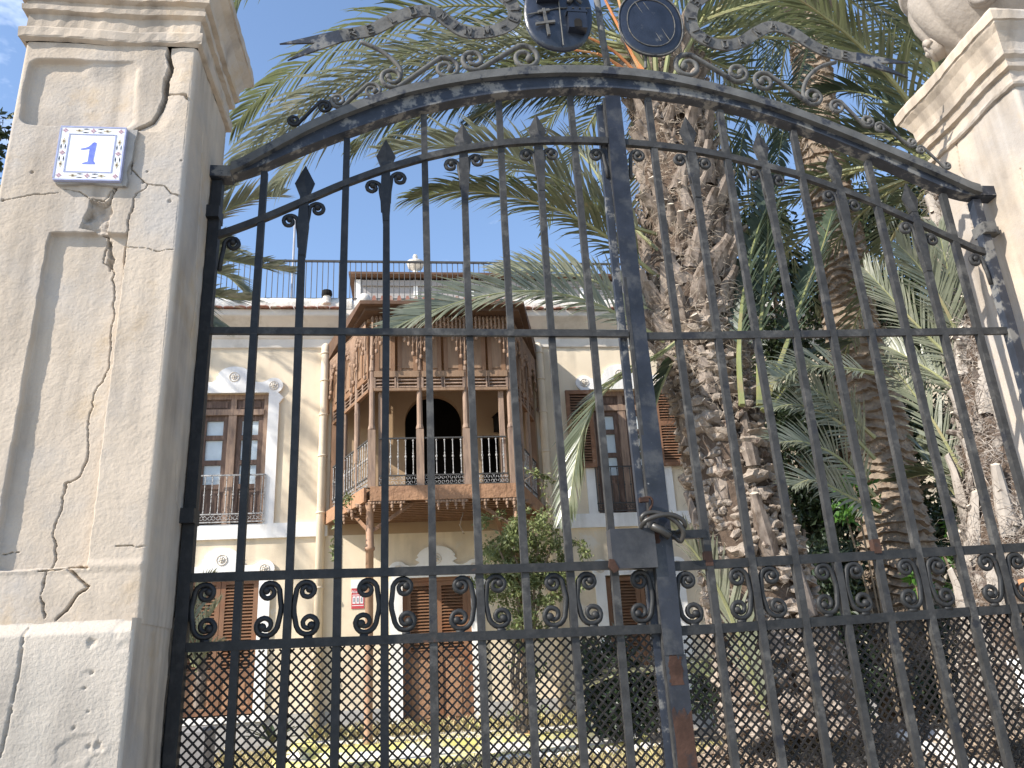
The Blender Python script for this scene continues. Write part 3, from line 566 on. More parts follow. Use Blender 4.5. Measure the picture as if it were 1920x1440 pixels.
# fixed arch with cresting
ov = thing('gate_overthrow', (.78, G, 3.0), 'flaking black arched iron beam with scrollwork, ribbon and shields over the gate', 'gate arch')
xs = np.linspace(-.68, 2.272, 90)
b = MB(); sweep(b, xs, lambda x: ab(x)+.013, lambda x: atp(x)-.062, G-.030, G+.020); b.build('arch_beam', M['iron_worn'], ov)
b = MB(); sweep(b, np.linspace(-.60, 2.19, 90), lambda x: atp(x)-.0618, lambda x: atp(x)-.026, G-.052, G+.022); b.build('arch_moulding', mat('flaking_moulding', (.095, .094, .090), .6, .3, 12, .5, 80, .3, (.026, .029, .038), 14, .54, .62, bdist=.002), ov)
for x0, x1 in ((-.70, -.60), (2.19, 2.285)):
    b = MB(); b.box(x0, x1, G-.034, G+.024, atp(x0)-.0615, atp(x0)-.020); b.build('arch_end', M['iron_worn'], ov)
for x0 in (-.672, 2.205):
    b = MB(); b.box(x0-.012, x0+.012, G+.012, G+.032, 1.0, 2.985); b.build('fixing_post', M['iron'], ov)
def sscroll(A, ra, B, rb, mir):
    A = at(A[0], A[1], G); B = at(B[0], B[1], G); ra *= .00205; rb *= .00205
    def sp(c, r, a0, n=24): 
        out = []
        for i in range(n+1):
            t = i/n; a = math.radians(a0-480*t); rr = r*(1-.68*t); out.append(((c.x+(-1 if mir else 1)*rr*math.cos(a)), G-.01, c.z+rr*math.sin(a)))
        return out
    d = math.degrees(math.atan2(A.z-B.z, abs(A.x-B.x))); return sp(B, rb, 285+d*.6)[::-1]+sp(A, ra, 105+d*.6)
SC = [((983,112),29,(888,116),24,0,.0098),((836,132),26,(736,149),23,0,.0088),((698,174),17,(635,192),15,0,.0072),((608,204),13,(552,229),11,0,.0062),
      ((1289,128),29,(1380,140),22,1,.0098),((1431,157),23,(1521,184),20,1,.0088),((1568,204),16,(1623,230),14,1,.0072),((1648,243),12,(1706,270),10,1,.0062),((1724,284),9,(1772,313),8,1,.0055)]
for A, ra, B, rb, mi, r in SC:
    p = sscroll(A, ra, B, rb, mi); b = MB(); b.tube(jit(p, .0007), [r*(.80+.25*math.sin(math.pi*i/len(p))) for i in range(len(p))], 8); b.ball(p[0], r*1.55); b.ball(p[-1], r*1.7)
    b.build('arch_scroll', M['iron_dust'] if A[0] > 630 else M['iron'], ov, smooth=True)  # leftmost scroll takes dark iron as painted pillar shadow, the rest dusty iron
def gpts(pp, y): return [tuple(at(x, yy, G)[:1])+(y, at(x, yy, G).z) for x, yy in pp]
def spline(P, n):
    P = [Vector(p) for p in P]; out = []; m = len(P)
    for i in range(n+1):
        t = i/n*(m-1); k = min(int(t), m-2); u = t-k; p0 = P[max(k-1, 0)]; p1 = P[k]; p2 = P[k+1]; p3 = P[min(k+2, m-1)]
        out.append(.5*((2*p1)+(p2-p0)*u+(2*p0-5*p1+4*p2-p3)*u*u+(-p0+3*p1-3*p2+p3)*u**3))
    return out
for pp in ([(676,80),(705,92),(730,108),(746,124),(752,138),(746,158)], [(1566,118),(1538,126),(1518,142),(1507,162),(1506,182),(1522,200)]):
    b = MB(); b.tube(spline(gpts(pp, G-.004), 18), .0085, 7); b.build('ribbon_stay', M['iron_dust'], ov, smooth=True)
GLY = {'R':[((0,0),(0,1)),((0,1),(.7,1)),((.7,1),(.7,.5)),((.7,.5),(0,.5)),((.25,.5),(.75,0))], 'E':[((0,0),(0,1)),((0,1),(.65,1)),((0,.5),(.55,.5)),((0,0),(.65,0))], 'I':[((.3,0),(.3,1))], 'L':[((0,1),(0,0)),((0,0),(.6,0))],
       'D':[((0,0),(0,1)),((0,1),(.6,.95)),((.6,.95),(.6,.05)),((.6,.05),(0,0))], 'O':[((0,0),(0,1)),((0,1),(.6,1)),((.6,1),(.6,0)),((.6,0),(0,0))], 'N':[((0,0),(0,1)),((0,1),(.6,0)),((.6,0),(.6,1))], 'M':[((0,0),(.12,1)),((.12,1),(.45,.2)),((.45,.2),(.78,1)),((.78,1),(.9,0))],
       '-':[((0,.5),(.7,.5))], 'A':[((0,0),(.35,1)),((.35,1),(.7,0)),((.15,.4),(.55,.4))], 'S':[((.6,1),(0,1)),((0,1),(0,.5)),((0,.5),(.6,.5)),((.6,.5),(.6,0)),((.6,0),(0,0))]}
def ribbon(pp, word, w, flip, tail):
    P = spline(gpts(pp, G-.012), 70); b = MB(); V = []; F = []; nrm = []
    for i, p in enumerate(P):
        t = (P[min(i+1, 70)]-P[max(i-1, 0)]).normalized(); n = Vector((-t.z, 0, t.x)); n = n if not flip else -n; nrm.append((t, n)); yy = .006*math.sin(i*.22)
        for s, d in ((-1,-.004),(1,-.004),(1,.004),(-1,.004)): V.append(p+n*s*w/2+Vector((0, d+yy, 0)))
    for i in range(70):
        for k in range(4): F.append((i*4+k, (i+1)*4+k, (i+1)*4+(k+1) % 4, i*4+(k+1) % 4))
    F += [(0,1,2,3), (283,282,281,280)]
    b.add(V, F); o = b.build('ribbon', M['iron_dust'], ov)
    # forked tail
    p, (t, n) = P[tail], nrm[tail]; t = -t if tail == 0 else t; b = MB()
    for s in (-1, 1):
        a = [p+n*s*w/2, p, p+t*.10+n*s*w*.15-0*n, p+t*.235+n*s*w*.78]; a = [p+n*s*w/2, p-t*.0, p+t*.10, p+t*.225+n*s*w*.75]
        b.add([v+Vector((0,d,0)) for d in (-.004,.004) for v in a], [(0,1,2,3),(7,6,5,4),(0,3,7,4),(3,2,6,7),(0,4,5,1),(1,5,6,2)])
    b.build('ribbon_tail', M['iron_worn'], o)
    # raised letters along the ribbon
    n = len(word); 
    for i, chs in enumerate(word):
        if chs == ' ': continue
        k = int(3+(i+.5)/n*64); p = P[k]; t, nn = nrm[k]; tt = t if not flip else t
        right = Vector((t.x, 0, t.z)); right = right if right.dot(Vector((nn.z, 0, -nn.x))) > 0 else -right
        yy = .006*math.sin(k*.22); b = MB()
        for (ax, az), (bx, bz) in GLY[chs]:
            A = p+right*(ax-.33)*w*.62+nn*(az-.5)*w*.66+Vector((0,-.006+yy,0)); B = p+right*(bx-.33)*w*.62+nn*(bz-.5)*w*.66+Vector((0,-.006+yy,0))
            b.bar(A, B, .0048, .010)
        b.build('letter', M['iron_dust'], o)
ribbon([(640,72),(662,66),(700,58),(745,38),(785,28),(815,29),(842,45),(870,62),(905,66),(940,60),(962,44),(963,20),(950,0),(930,-18)], 'RELOININM-ELE', .054, False, 0)
ribbon([(1330,-12),(1300,12),(1294,42),(1302,66),(1325,84),(1356,90),(1388,82),(1420,62),(1446,54),(1480,66),(1512,86),(1545,100),(1585,108),(1602,112)], 'ELIODANAIISE', .052, False, 70)
# shields
def oval(cx, cz, rx, rz, tilt, pw=2.0, n=44, k=1.0):
    out = []
    for i in range(n):
        a = 2*math.pi*i/n; x = math.copysign(abs(math.cos(a))**(2/pw), math.cos(a))*rx*k; z = math.copysign(abs(math.sin(a))**(2/pw), math.sin(a))*rz*k
        out.append((cx+x*math.cos(tilt)-z*math.sin(tilt), cz+x*math.sin(tilt)+z*math.cos(tilt)))
    return out
def shield_base(name, cx, cz, rx, rz, tilt, y, dome):
    b = MB(); V = []; F = []; n = 44; ks = (1.0, .985, .9, .75, .5, .25)
    for j, k in enumerate(ks): V += [(x, y-dome*(1-k*k)-(.004 if j > 0 else 0), z) for x, z in oval(cx, cz, rx, rz, tilt, 2.2, n, k)]
    V.append((cx, y-dome-.004, cz))
    for j in range(len(ks)-1):
        for i in range(n): F.append((j*n+i, j*n+(i+1) % n, (j+1)*n+(i+1) % n, (j+1)*n+i))
    for i in range(n): F.append(((len(ks)-1)*n+i, (len(ks)-1)*n+(i+1) % n, len(V)-1))
    V += [(x, y+.006, z) for x, z in oval(cx, cz, rx, rz, tilt, 2.2, n)]; o = len(V)-n
    for i in range(n): F.append((i, o+i, o+(i+1) % n, (i+1) % n))
    F.append(tuple(o+i for i in range(n)))
    b.add(V, F); s = b.build(name, M['iron_shield'], ov, smooth=True); return s
M['iron_shield'] = mat('shield_iron', (.016, .020, .031), .32, .4, 12, .5, 45, .5, (.10, .10, .098), 16, .60, .70, bdist=.003)
a = at(1044, 22, G); SX, SZ = a.x, a.z-.05; SY = G-.02
s1 = shield_base('quartered_shield', SX, SZ+.02, .137, .185, -.06, SY, .022)
def sp2(u, v): return (SX+u*.13+.06*v*.17, SZ+.02+v*.175)
ys = SY-.026
b = MB(); b.tube([(*sp2(-.12, 1.0)[:1], ys, sp2(-.12, 1)[1]), (sp2(0, 0)[0], ys-.004, sp2(0, 0)[1]), (sp2(.12, -.98)[0], ys+.008, sp2(.12, -.98)[1])], .003, 6); b.tube([(sp2(-.96, -.16)[0], ys+.010, sp2(-.96, -.16)[1]), (sp2(0, .0)[0], ys-.004, sp2(0, .0)[1]), (sp2(.96, .12)[0], ys+.01, sp2(.96, .12)[1])], .003, 6); b.build('quarter_line', M['iron_dust'], s1)
def castle(u, v, sc):
    b = MB(); x, z = sp2(u, v); w = .036*sc
    V = []; b.box(x-w, x+w, ys-.022, ys+.014, z-.045*sc, z+.03*sc); b.box(x-w*1.15, x+w*1.15, ys-.024, ys+.014, z+.0302*sc, z+.040*sc)
    for q in (-1, 0, 1): b.box(x+q*w*.75-w*.24, x+q*w*.75+w*.24, ys-.022, ys+.01, z+.0402*sc, z+.056*sc)
    b.build('castle', M['iron_shield'], s1)
    b = MB(); b.prism([(x-.015*sc, z-.043*sc), (x+.015*sc, z-.043*sc), (x+.015*sc, z-.015*sc), (x+.008*sc, z-.004*sc), (x-.008*sc, z-.004*sc), (x-.015*sc, z-.015*sc)], ys-.0235, ys-.02); b.build('castle_door', M['dark'], s1)
castle(-.38, .48, 1.2); castle(.52, -.36, 1.0)
b = MB(); x, z = sp2(-.42, -.40)
b.bar((x-.006, ys-.004, z+.062), (x+.010, ys+.002, z-.06), .011, .010); b.bar((x-.040, ys-.002, z-.014), (x+.036, ys-.003, z+.002), .010, .0095); b.bar((x-.028, ys-.002, z+.046), (x+.018, ys-.003, z+.058), .010, .0095); b.build('cross', M['iron_dust'], s1)
b = MB(); x, z = sp2(.50, .46); b.tube([(x-.03, ys-.004, z-.05), (x-.012, ys-.008, z-.01), (x+.006, ys-.008, z+.02), (x-.012, ys-.008, z+.05)], [.010, .017, .014, .010], 7); b.tube([(x+.004, ys-.006, z), (x+.03, ys-.004, z+.02)], .006, 6); b.tube([(x-.01, ys-.006, z-.02), (x+.02, ys-.004, z-.05)], .007, 6); b.build('rampant_beast', M['iron_dust'], s1, smooth=True)
a = at(1215, 40, G); a.z -= .055; s2 = shield_base('oval_shield', a.x, a.z+.018, .131, .158, -.06, SY-.002, .010)
b = MB()
for k in (1.0, .74):
    p = oval(a.x, a.z+.018, .131, .158, -.06, 2.2, 44, k); b.tube([(x, SY-.006-.010*(1-k*k)-.0015, z) for x, z in p+p[:1]], .0032 if k == 1 else .0024, 6, cap=False)
b.build('shield_rim', M['iron_dust'], s2, smooth=True)
b = MB()
for o in (-.012, .024): b.tube([(a.x-.045+o, SY-.013, a.z+.12), (a.x+.042+o, SY-.0135, a.z-.076+abs(o)*.3)], .0016, 5)
b.build('bend_line', M['iron_dust'], s2)
b = MB(); q0 = at(1137, 128, G); b.tube([(q0.x+.006, G-.002, q0.z-.01), (q0.x-.002, G-.002, q0.z+.13), (q0.x-.01, G, q0.z+.42)], .0135, 8); b.build('centre_post', M['iron_dust'], ov, smooth=True)
b = MB(); q = at(1210, 118, G); b.tube([(q.x-.004, G-.004, q.z-.03), (q.x+.004, G-.004, q.z+.03)], .006, 6); q = at(1075, 112, G); b.build('shield_stay', M['iron_dust'], ov)
# loop cable lock and wire hook
ck = thing('cable_lock', (.80, G-.05, 1.78), 'black looped cable lock wrapped round the middle stiles of the gate', 'cable lock')
def loopc(pp): return spline([(at(x, y, G).x, G+dy, at(x, y, G).z) for x, y, dy in pp], 48)
b = MB(); b.tube(loopc([(1203,988,-.035),(1196,976,-.045),(1204,968,-.05),(1222,967,-.05),(1243,974,-.055),(1262,988,-.055),(1272,1003,-.05),(1270,1018,-.035),(1262,1010,-.02),(1250,996,.02),(1228,984,.04)]), .0075, 8, cap=True)
b.build('cable', M['rubber'], ck, smooth=True)
b = MB(); b.tube(loopc([(1197,992,-.03),(1202,982,-.05),(1222,974,-.062),(1246,972,-.064),(1266,979,-.06),(1275,990,-.05),(1271,998,-.02),(1258,1000,.015),(1236,995,.03),(1218,992,.02)]), .0075, 8); b.build('cable', M['rubber'], ck, smooth=True)
b = MB(); p = [at(x, y, G-.045) for x, y in ((1222,985),(1240,994),(1256,1006))]; b.tube(p, .013, 10); b.build('lock_barrel', M['rubber'], ck, smooth=True)
hk = thing('wire_hook', (.75, G-.03, 1.85), 'small rusty bent hook hanging on the inner stile above the cable lock', 'hook')
b = MB(); b.tube(loopc([(1196,946,-.03),(1202,938,-.034),(1214,938,-.036),(1217,948,-.036),(1212,962,-.034),(1210,975,-.034)]), .0045, 6); b.build('hook_wire', M['rust'], hk, smooth=True)
b = MB(); p = at(1207, 938, G-.036); b.box(p.x-.014, p.x+.014, G-.045, G-.028, p.z-.006, p.z+.008); b.build('hook_plate', M['rust'], hk)

# ================================================================== villa
H = 14.0; XC = .425; FL = .46                # facade plane, axis of symmetry, terrace level
vl = thing('villa', (XC, H, FL), 'cream two storey villa with white window surrounds and a wooden bay balcony', 'house')
def holes_wall(x0, x1, z0, z1, holes, y, depth, m, name):
    xs = sorted({x0, x1, *[h[0] for h in holes], *[h[1] for h in holes]}); zz = sorted({z0, z1, *[h[2] for h in holes], *[h[3] for h in holes]}); b = MB()
    for i in range(len(xs)-1):
        for j in range(len(zz)-1):
            cx, cz = (xs[i]+xs[i+1])/2, (zz[j]+zz[j+1])/2
            if any(h[0] < cx < h[1] and h[2] < cz < h[3] for h in holes): continue
            b.add([(xs[i],y,zz[j]),(xs[i+1],y,zz[j]),(xs[i+1],y,zz[j+1]),(xs[i],y,zz[j+1])], [(0,1,2,3)])
    for a, c, d, e in holes:
        b.add([(a,y,d),(c,y,d),(c,y,e),(a,y,e),(a,y+depth,d),(c,y+depth,d),(c,y+depth,e),(a,y+depth,e)], [(0,4,5,1),(1,5,6,2),(2,6,7,3),(3,7,4,0)])
    return b.build(name, m, vl)
WO, WH = 3.545, .62
w1 = (XC-WO-WH, XC-WO+WH); w2 = (XC+WO-WH, XC+WO+WH); ZU0, ZU1 = 3.86, 6.21; ZL0, ZL1 = .85, 2.97
dr = (-.15, 1.0); arch_c, arch_r, arch_s = .425, .515, 5.63
holes = [(*w1, ZU0, ZU1), (*w2, ZU0, ZU1), (*w1, ZL0, ZL1), (*w2, ZL0, ZL1-.2), (*dr, FL, 2.86), (arch_c-arch_r, arch_c+arch_r, 4.02, arch_s+arch_r), (1.30, 1.62, 4.02, 5.35)]
# wall behind the balcony gets a darker colour with its shade painted in
holes_wall(-9, -1.40, FL-.3, 7.9, [h for h in holes if h[1] < -1.4], H, .22, M['wall'], 'wall')
holes_wall(2.32, 12, FL-.3, 7.9, [h for h in holes if h[0] > 2.3], H, .22, M['wall'], 'wall')
holes_wall(-1.40, 2.32, FL-.3, 3.62, [h for h in holes if -1.4 < h[0] < 2.3 and h[2] < 3], H, .22, M['wall'], 'wall')
holes_wall(-1.40, 2.32, 3.62, 7.9, [h for h in holes if -1.4 < h[0] < 2.3 and h[2] > 3], H, .22, M['wall_shaded'], 'balcony_wall')
b = MB(); n = 20      # arch spandrels
for s in (-1, 1):
    P = [(arch_c+s*arch_r*math.cos(math.pi/2*i/n), arch_s+arch_r*math.sin(math.pi/2*i/n)) for i in range(n+1)]+[(arch_c+s*arch_r, arch_s+arch_r)]
    b.prism(P if s > 0 else P[::-1], H+.001, H+.2)
b.build('arch_spandrel', M['wall_shaded'], vl)
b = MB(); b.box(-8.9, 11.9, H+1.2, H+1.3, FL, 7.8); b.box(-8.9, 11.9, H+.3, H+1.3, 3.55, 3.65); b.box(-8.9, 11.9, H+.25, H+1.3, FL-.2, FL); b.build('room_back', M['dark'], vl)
b = MB(); b.box(-9.0, -8.8, H+.01, H+9, FL-.3, 7.88); b.box(11.8, 12, H+.01, H+9, FL-.3, 7.88); b.box(-9, 12, H+8.9, H+9.1, FL-.3, 7.88); b.box(-9, 12, H+.24, H+9, 7.78, 7.86); b.build('side_and_rear_walls', M['wall'], vl)
# plinth, string course, cornice
b = MB()
for a, c in ((-9, -1.40), (-1.38, dr[0]-.22), (dr[1]+.22, 12)): b.box(a, c, H-.04, H+.02, FL-.3, .835)
b.build('plinth', M['grey_plinth'], vl)
for a, c in ((-9, -1.415), (2.335, 12)):
    b = MB(); b.box(a, c, H-.055, H+.02, 3.612, 3.858); b.build('string_course', M['white'], vl)
def lin_mould(name, a, c, prof, m):            # prof (offset, z), extruded along X
    b = MB(); V = []; F = []; n = len(prof)
    for x in (a, c): V += [(x, H-o, z) for o, z in prof]+[(x, H+.03, prof[-1][1]), (x, H+.03, prof[0][1])]
    k = n+2
    for i in range(k): F.append((i, (i+1) % k, k+(i+1) % k, k+i))
    F += [tuple(range(k-1, -1, -1)), tuple(range(k, 2*k))]
    b.add(V, F); return b.build(name, m, vl)
for a, c in ((-9, 2.9+9.1),): 
    lin_mould('cornice', a, c, [(.0,7.06),(.035,7.08),(.04,7.24),(.06,7.26),(.08,7.30),(.085,7.42),(.11,7.44),(.20,7.52),(.30,7.60),(.31,7.62),(.31,7.72)], M['cornice'])
b = MB(); rr = random.Random(3); tm = None
for i in range(96):                            # row of eaves tiles
    x = -8.9+i*.21
    if -1.2 < x < 2.0: continue
    if tm is None:
        mb = MB(); V = []; F = []; n = 6
        for y in (-.40, -.02):
            for k in range(n+1): a = math.pi*k/n; V.append((.105*math.cos(a)*(1 if y < -.2 else .9), y, .030*math.sin(a)))
            for k in range(n+1): a = math.pi*k/n; V.append((.085*math.cos(a)*(1 if y < -.2 else .9), y, .014*math.sin(a)))
        o = 2*(n+1)
        for k in range(n): F += [(k, k+1, o+k+1, o+k), (n+1+k, o+n+1+k, o+n+2+k, n+2+k), (k, n+1+k, n+2+k, k+1)]
        mb.add([(v[0]+x, v[1]+H, v[2]+7.725) for v in V], F); tm = mb.build('eaves_tile', M['rtile'], vl, origin=(x, H, 7.725))
    else: dup(tm, (x, H+rr.uniform(-.02, .02), 7.725+rr.uniform(-.006, .008)), vl, rot=(0, rr.uniform(-.04, .04), rr.uniform(-.05, .05)))
def lumpy(b, x0, x1, y0, y1, z0, z1, st=.08):   # rough rendered kerb
    n = int((x1-x0)/st); V = []; F = []
    for i in range(n+1):
        x = x0+(x1-x0)*i/n; j = [.02*(rr.random()-.5) for _ in range(6)]
        V += [(x, y0+j[0], z0), (x, y0-.01+j[1], (z0+z1)/2), (x, y0+.03+j[2], z1+j[3]), (x, y1-.03, z1+j[4]), (x, y1, z0)]
    for i in range(n):
        for k in range(4): F.append((i*5+k, (i+1)*5+k, (i+1)*5+k+1, i*5+k+1))
    return b.add(V, F)
b = MB(); lumpy(b, -9, -1.05, H-.30, H+.2, 7.74, 7.965); lumpy(b, 1.95, 12, H-.30, H+.2, 7.74, 7.965); lumpy(b, -1.05, 1.95, H-.28, H+.2, 7.70, 7.93); b.build('parapet', M['parapet'], vl, smooth=True)
b = MB(); q = at(612, 563, H-.35); b.lathe([(.075,0),(.085,.02),(.075,.05),(.07,.16)], (q.x, H-.3, q.z-.06), 12); b.lathe([(.09,.16),(.10,.20),(.09,.27),(.04,.29)], (q.x, H-.3, q.z-.06), 12, 1); b.build('vent_pipe', [M['cornice'], M['dark']], vl)
b = MB(); q = at(683, 556, H-.5); b.ball((q.x, H-.42, q.z-.04), .14, 10, (1, 1, .95)); b.build('ridge_lump', M['parapet'], vl, smooth=True)
# window surrounds -----------------------------------------------------------
def surround(x0, x1, z0, z1, big=1.0, side=.185):
    c = (x0+x1)/2; h = (x1-x0)/2
    R = [(h+side, z0), (h+side, z1-.20), (h+side+.07, z1-.10), (h+side+.015, z1-.04)]
    for i in range(11): a = math.radians(-60+200*i/10); R.append((h+.075+.165*math.cos(a), z1+.13+.150*math.sin(a)))
    R += [(h*.80, z1+.20), (h*.62, z1+.20), (h*.48, z1+.25), (.31*big, z1+.30), (.26*big, z1+.34), (.285*big, z1+.37)]
    for i in range(7): a = math.radians(18+72*i/6); R.append((.28*big*math.cos(a), z1+.33+(.17*big)*math.sin(a)))
    out = [(c+x, z) for x, z in R]+[(c-x, z) for x, z in R[::-1][1:]]
    inn = [(c-h, z0), (c-h, z1), (c+h, z1), (c+h, z0)]
    b = MB(); b.prism(out+inn, H-.045, H+.015); o = b.build('window_surround', M['white'], vl)
    for dx, dz, r in ((0, .30, .085), (h+.075, .13, .075), (-h-.075, .13, .075)):
        b = MB(); pts = []
        for i in range(19): a = 2*math.pi*i/18; pts.append((c+dx+r*math.cos(a), H-.048, z1+dz+r*math.sin(a)))
        b.tube(pts, .010, 6)
        for q in range(6): a = q*math.pi/3+.3; b.ball((c+dx+.035*math.cos(a), H-.050, z1+dz+.035*math.sin(a)), .024, 6, (1, .8, 1))
        b.ball((c+dx, H-.06, z1+dz), .02, 6); b.build('rosette', M['cornice'], o, smooth=True)
    return o
for w, z0, z1 in ((w1, ZU0, ZU1), (w2, ZU0, ZU1), (w1, ZL0, ZL1), (w2, ZL0, ZL1-.2)): surround(*w, z0, z1)
surround(*dr, FL, 2.86, 1.15, .20)
for w in (w1, w2):
    b = MB(); b.box(w[0]-.22, w[1]+.22, H-.075, H+.02, ZL0-.10, ZL0); b.build('window_sill', M['white'], vl)
# upper casements ------------------------------------------------------------
def casement(w, z0, z1, yb):
    x0, x1 = w; c = (x0+x1)/2; y0, y1 = yb-.06, yb+.02; f = None
    b = MB(); zt = z1-.33
    b.box(x0, x0+.09, y0, y1, z0, z1); b.box(x1-.09, x1, y0, y1, z0, z1); b.box(x0+.09, x1-.09, y0, y1, z1-.09, z1); b.box(x0+.09, x1-.09, y0-.03, y1, zt-.06, zt+.045); b.box(c-.07, c+.07, y0-.02, y1+.01, z0+.001, zt-.0605); b.box(c-.05, c+.05, y0, y1, zt+.0455, z1-.0905)
    f = b.build('window_frame', M['wood_grey'], vl)
    for a, e in ((x0+.09, c-.05), (c+.05, x1-.09)):
        b = MB(); b.box(a+.001, e-.001, y0+.03, y1+.015, zt+.046, z1-.091); b.box(a+.06, e-.06, y0+.015, y1, zt+.09, z1-.13); b.build('transom_panel', M['window_wood'], f)
    for a, e in ((x0+.091, c-.071), (c+.071, x1-.091)):
        rows = [z0+.72, z0+.72+.43, z0+.72+.88, zt-.065]; b = MB(); s = .085
        b.box(a, a+s, y0+.02, y1+.03, z0+.05, zt-.061); b.box(e-s, e, y0+.02, y1+.03, z0+.05, zt-.061)
        for r in rows: b.box(a+s, e-s, y0+.02, y1+.03, r-.085, r-.0)
        b.box(a+s, e-s, y0+.035, y1+.03, z0+.05, rows[0]-.0855); b.box(a+s+.03, e-s-.03, y0+.02, y1, z0+.12, rows[0]-.15)
        lf = b.build('window_leaf', M['window_wood'], vl)
        for r0, r1 in zip(rows[:-1], rows[1:]):
            b = MB(); b.box(a+s, e-s, yb, yb+.01, r0, r1-.086); b.build('pane', M['glass'], lf)
    return f
casement(w1, ZU0, ZU1, H+.13); casement(w2, ZU0, ZU1, H+.16)
# balconets
def baluster(b, x, y, z0, z1, r=.011, knobs=(.5,)):
    b.tube([(x, y, z0), (x, y, z1)], r*.75, 5)
    for k in knobs: z = z0+(z1-z0)*k; b.ball((x, y, z), r*1.9, 6, (1, 1, 1.5)); b.ball((x, y, z+.05), r*1.4, 6); b.ball((x, y, z-.05), r*1.4, 6)
    b.ball((x, y, z0+.02), r*1.6, 6); b.ball((x, y, z1-.025), r*1.7, 6)
def cscr(b, x, y, z, s, d, up, r=.006):
    P = []
    for i in range(14): a = math.radians(90-d*(0+i*28)) if up else math.radians(-90+d*(i*28)); k = s*(1-.045*i); P.append((x+k*math.cos(a), y, z+k*math.sin(a)))
    b.tube(P, r, 4)
def balconet(w, z0, zt, y, m):
    b = MB(); b.box(w[0]-.02, w[1]+.02, y-.012, y+.012, zt-.012, zt+.012); b.box(w[0]-.02, w[1]+.02, y-.010, y+.010, z0+.14, z0+.16); b.box(w[0]-.02, w[1]+.02, y-.010, y+.010, z0+.005, z0+.025)
    fr = None
    for x in (w[0]-.02, w[1]+.01): b.box(x-.008, x+.012, y, H+.05, zt-.010, zt+.010); b.box(x-.008, x+.012, y, H+.05, z0+.145, z0+.16); b.box(x-.006, x+.010, y-.009, y+.009, z0+.01, zt)
    fr = b.build('balconet_rail', m, vl); n = 11; x0 = None
    for i in range(n):
        x = w[0]+.03+(w[1]-w[0]-.06)*i/(n-1)
        if x0 is None: b = MB(); baluster(b, x, y, z0+.16, zt-.012, .0095, (.5,)); x0 = b.build('baluster', m, fr, origin=(x, y, z0)); 
        else: dup(x0, (x, y, z0), fr)
    b = MB()
    for i in range(9):
        x = w[0]+.07+(w[1]-w[0]-.14)*i/8
        for d in (-1, 1): cscr(b, x+d*.032, y, z0+.083, .042, d, True)
    b.build('scroll_band', m, fr)
balconet(w1, 3.88, 4.70, H-.07, M['rail_light']); balconet(w2, 3.88, 4.70, H-.07, M['rail'])
# louvred shutters -----------------------------------------------------------
slat_proto = {}
def louvres(par, x0, x1, z0, z1, y, m, pitch=.052, dep=.05):
    key = (round(x1-x0, 3), round(pitch, 3), m.name)
    n = int((z1-z0)/pitch)
    for i in range(n):
        z = z0+pitch*(i+.5)+(z1-z0-n*pitch)/2
        if key not in slat_proto:
            b = MB(); V = [(x0,y-dep/2,z-.022),(x1,y-dep/2,z-.022),(x1,y+dep/2,z+.016),(x0,y+dep/2,z+.016)]; b.add(V+[(p[0],p[1],p[2]+.011) for p in V], [(0,3,2,1),(4,5,6,7),(0,1,5,4),(2,3,7,6),(1,2,6,5),(3,0,4,7)])
            slat_proto[key] = b.build('slat', m, par, origin=((x0+x1)/2, y, z))
        else: dup(slat_proto[key], ((x0+x1)/2, y, z), par)
def shutter_leaf(x0, x1, z0, z1, y, m, split, panel=True, mid=False, name='shutter'):
    s = .075; b = MB(); b.box(x0, x0+s, y-.025, y+.025, z0, z1); b.box(x1-s, x1, y-.025, y+.025, z0, z1); b.box(x0+s, x1-s, y-.024, y+.024, z1-s, z1); b.box(x0+s, x1-s, y-.024, y+.024, z0, z0+s)
    if split: b.box(x0+s, x1-s, y-.024, y+.024, split-.05, split+.05)
    if mid: c = (x0+x1)/2; b.box(c-.03, c+.03, y-.024, y+.024, z0+s, z1-s)
    o = b.build(name, m, vl)
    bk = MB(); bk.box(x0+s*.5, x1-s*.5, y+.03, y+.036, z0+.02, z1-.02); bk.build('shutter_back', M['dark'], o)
    cols = [(x0+s, x1-s)] if not mid else [(x0+s, (x0+x1)/2-.03), ((x0+x1)/2+.03, x1-s)]
    for a, e in cols: louvres(o, a, e, (split+.05) if split else z0+s, z1-s, y, m)
    if panel and split:
        b = MB(); b.box(x0+s+.001, x1-s-.001, y-.005, y+.012, z0+s+.001, split-.051); b.box(x0+s+.06, x1-s-.06, y-.018, y-.004, z0+s+.07, split-.11); b.build('shutter_panel', M['fascia'], o)
    elif split: louvres(o, x0+s, x1-s, z0+s, split-.05, y, m)
    return o
for w, zt in ((w1, ZL1), (w2, ZL1-.2)):
    c = (w[0]+w[1])/2; m = M['shutter']
    for a, e in ((w[0]+.02, c-.004), (c+.004, w[1]-.02)):
        o = shutter_leaf(a, e, ZL0+.02, zt-.02, H+.07, m, ZL0+.62)
for a, e in ((w2[0]-.47, w2[0]+.02), (w2[1]-.02, w2[1]+.47)): shutter_leaf(a, e, 4.69, 6.17, H-.09, M['shutter_old'], 5.5, panel=False, mid=False)
c = (dr[0]+dr[1])/2
for a, e in ((dr[0]+.06, c-.005), (c+.005, dr[1]-.06)): shutter_leaf(a, e, FL+.04, 2.80, H+.09, M['shutter'], 1.62, name='door_leaf')
b = MB(); b.box(dr[0], dr[0]+.058, H+.04, H+.13, FL, 2.86); b.box(dr[1]-.058, dr[1], H+.04, H+.13, FL, 2.86); b.box(dr[0]+.058, dr[1]-.058, H+.04, H+.13, 2.802, 2.86); b.build('door_frame', M['shutter'], vl)
